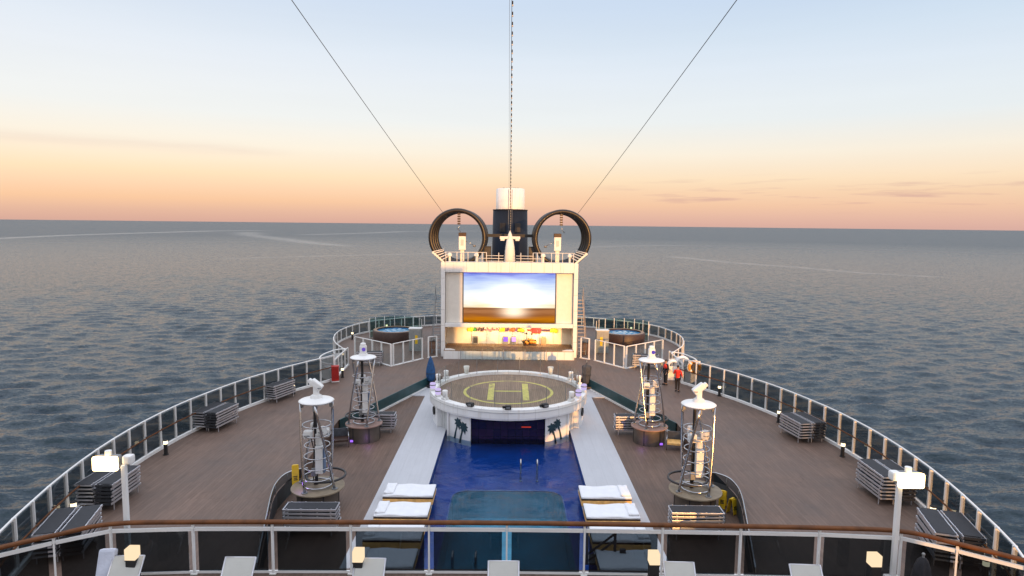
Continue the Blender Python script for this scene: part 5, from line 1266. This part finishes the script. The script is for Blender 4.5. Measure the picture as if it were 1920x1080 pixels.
def person(loc, rz, label, jacket, elbows, hands, legs):
    t_ = thing('person', label, 'person', loc, rz)
    (ex, ey, ez), (fx, fy, fz) = elbows
    J = [(0, 0, .95), (0, 0, 1.12), (0, .01, 1.32), (0, .01, 1.44), (0, -.005, 1.52), (0, -.02, 1.60), (0, -.02, 1.70),      # 0..6 spine-head
         (-.19, .01, 1.42), elbows[0], hands[0], (.19, .01, 1.42), elbows[1], hands[1],                                        # 7..12 arms
         (-.09, 0, .90), (-.10, -.01 + legs[0], .50), (-.10, legs[0] * 1.5, .09), (-.11, legs[0] * 1.5 - .13, .04), (.09, 0, .90), (.10, -.01 + legs[1], .50), (.10, legs[1] * 1.5, .09), (.11, legs[1] * 1.5 - .13, .04)]
    E = [(0, 1), (1, 2), (2, 3), (3, 4), (4, 5), (5, 6), (3, 7), (7, 8), (8, 9), (3, 10), (10, 11), (11, 12), (0, 13), (13, 14), (14, 15), (15, 16), (0, 17), (17, 18), (18, 19), (19, 20)]
    Rr = [(.13, .10), (.12, .09), (.15, .10), (.09, .07), .052, (.075, .09), (.07, .085), .052, .04, .028, .052, .04, .028, .08, .052, .036, (.035, .03), .08, .052, .036, (.035, .03)]
    # hands: palm, four fingers and a thumb on each
    for hi in (9, 12):
        h = Vector(J[hi]); e = Vector(J[hi - 1]); d = (h - e).normalized(); sdv = d.cross(Vector((0, 1, .3))).normalized()
        b0 = len(J); J.append(tuple(h + d * .07)); E.append((hi, b0)); Rr.append((.034, .016))
        for k, ln in enumerate((.07, .08, .075, .06)):
            q = len(J); base = h + d * .09 + sdv * (.022 * (k - 1.5)); J.append(tuple(base)); J.append(tuple(base + d * ln * .55)); J.append(tuple(base + d * ln * .9 + Vector((0, -.02, 0)))); E += [(b0, q), (q, q + 1), (q + 1, q + 2)]; Rr += [.009, .008, .007]
        q = len(J); J.append(tuple(h + d * .04 + sdv * -.04)); J.append(tuple(h + d * .08 + sdv * -.06)); E += [(hi, q), (q, q + 1)]; Rr += [.011, .009]
    skin_mesh('body', J, E, Rr, SKIN, t_, 0)
    # face
    MB().ball((0, -.115, 1.635), .018, 8, 6, (1, 1.3, 1.3)).build('nose', SKIN, t_)
    MB().ball((-.033, -.1, 1.665), .011, 8, 6).ball((.033, -.1, 1.665), .011, 8, 6).build('eyes', BLACK, t_)
    MB().box((0, -.104, 1.595), (.045, .012, .01)).build('mouth', mat('lips', (.32, .10, .09), .5), t_)
    MB().ball((-.082, -.02, 1.655), .028, 8, 6, (.4, .8, 1.2)).ball((.082, -.02, 1.655), .028, 8, 6, (.4, .8, 1.2)).build('ears', SKIN, t_)
    MB().ball((0, .012, 1.70), .098, 16, 10, (.9, 1.05, .86)).build('hair', HAIR, t_)
    JV = [(0, 0, .86), (0, 0, 1.0), (0, 0, 1.15), (0, .01, 1.32), (0, .01, 1.43), (-.19, .01, 1.42), elbows[0], tuple(Vector(elbows[0]).lerp(Vector(hands[0]), .92)), (.19, .01, 1.42), elbows[1], tuple(Vector(elbows[1]).lerp(Vector(hands[1]), .92))]
    skin_mesh('jacket', JV, [(0, 1), (1, 2), (2, 3), (3, 4), (4, 5), (5, 6), (6, 7), (4, 8), (8, 9), (9, 10)], [(.165, .125), (.155, .12), (.155, .115), (.18, .125), (.10, .085), .072, .058, .045, .072, .058, .045], jacket, t_, 0)
    TV = [(0, 0, .93), (-.095, 0, .86), (-.10, -.01 + legs[0], .50), (-.10, legs[0] * 1.5, .10), (.095, 0, .86), (.10, -.01 + legs[1], .50), (.10, legs[1] * 1.5, .10)]
    skin_mesh('trousers', TV, [(0, 1), (1, 2), (2, 3), (0, 4), (4, 5), (5, 6)], [(.15, .115), (.11, .11), .078, .062, (.11, .11), .078, .062], BLKCL, t_, 0)
    sh = MB()
    for x, k in ((-.105, legs[0]), (.105, legs[1])): sh.bbox((x, k * 1.5 - .05, .045), (.10, .27, .09), .03)
    sh.build('shoes', BLACK, t_)
    return t_
pa = person((11.2, 41.55, 0), R_(150), 'person in a red jacket and black trousers standing nearer the camera, holding a white paper', REDF, [(-.27, -.02, 1.14), (.29, -.08, 1.17)], [(-.24, -.2, .98), (.16, -.34, 1.22)], (.05, -.03))
pb = person((10.85, 43.35, 0), R_(-70), 'person in black clothes with a red vest standing beyond the red jacketed one', BLKCL, [(-.27, .02, 1.14), (.27, .02, 1.14)], [(-.25, -.1, .90), (.25, -.1, .90)], (.0, .0))
m_ = MB(); m_.lathe([(.19, 1.18), (.205, 1.3), (.17, 1.42), (.09, 1.48)], 20); v = m_.build('red_vest', REDF, pb); v.scale = (1, .76, 1)
tag(MB().bbox((0, 0, 0), (.22, .02, .28), .006).build('sheet_of_paper', WHITE, None, (11.2 - .16 + .30 * 0, 41.55 + .34, 1.30), R_(150)), 'white sheet of paper in the hand of the red jacketed person', 'paper')
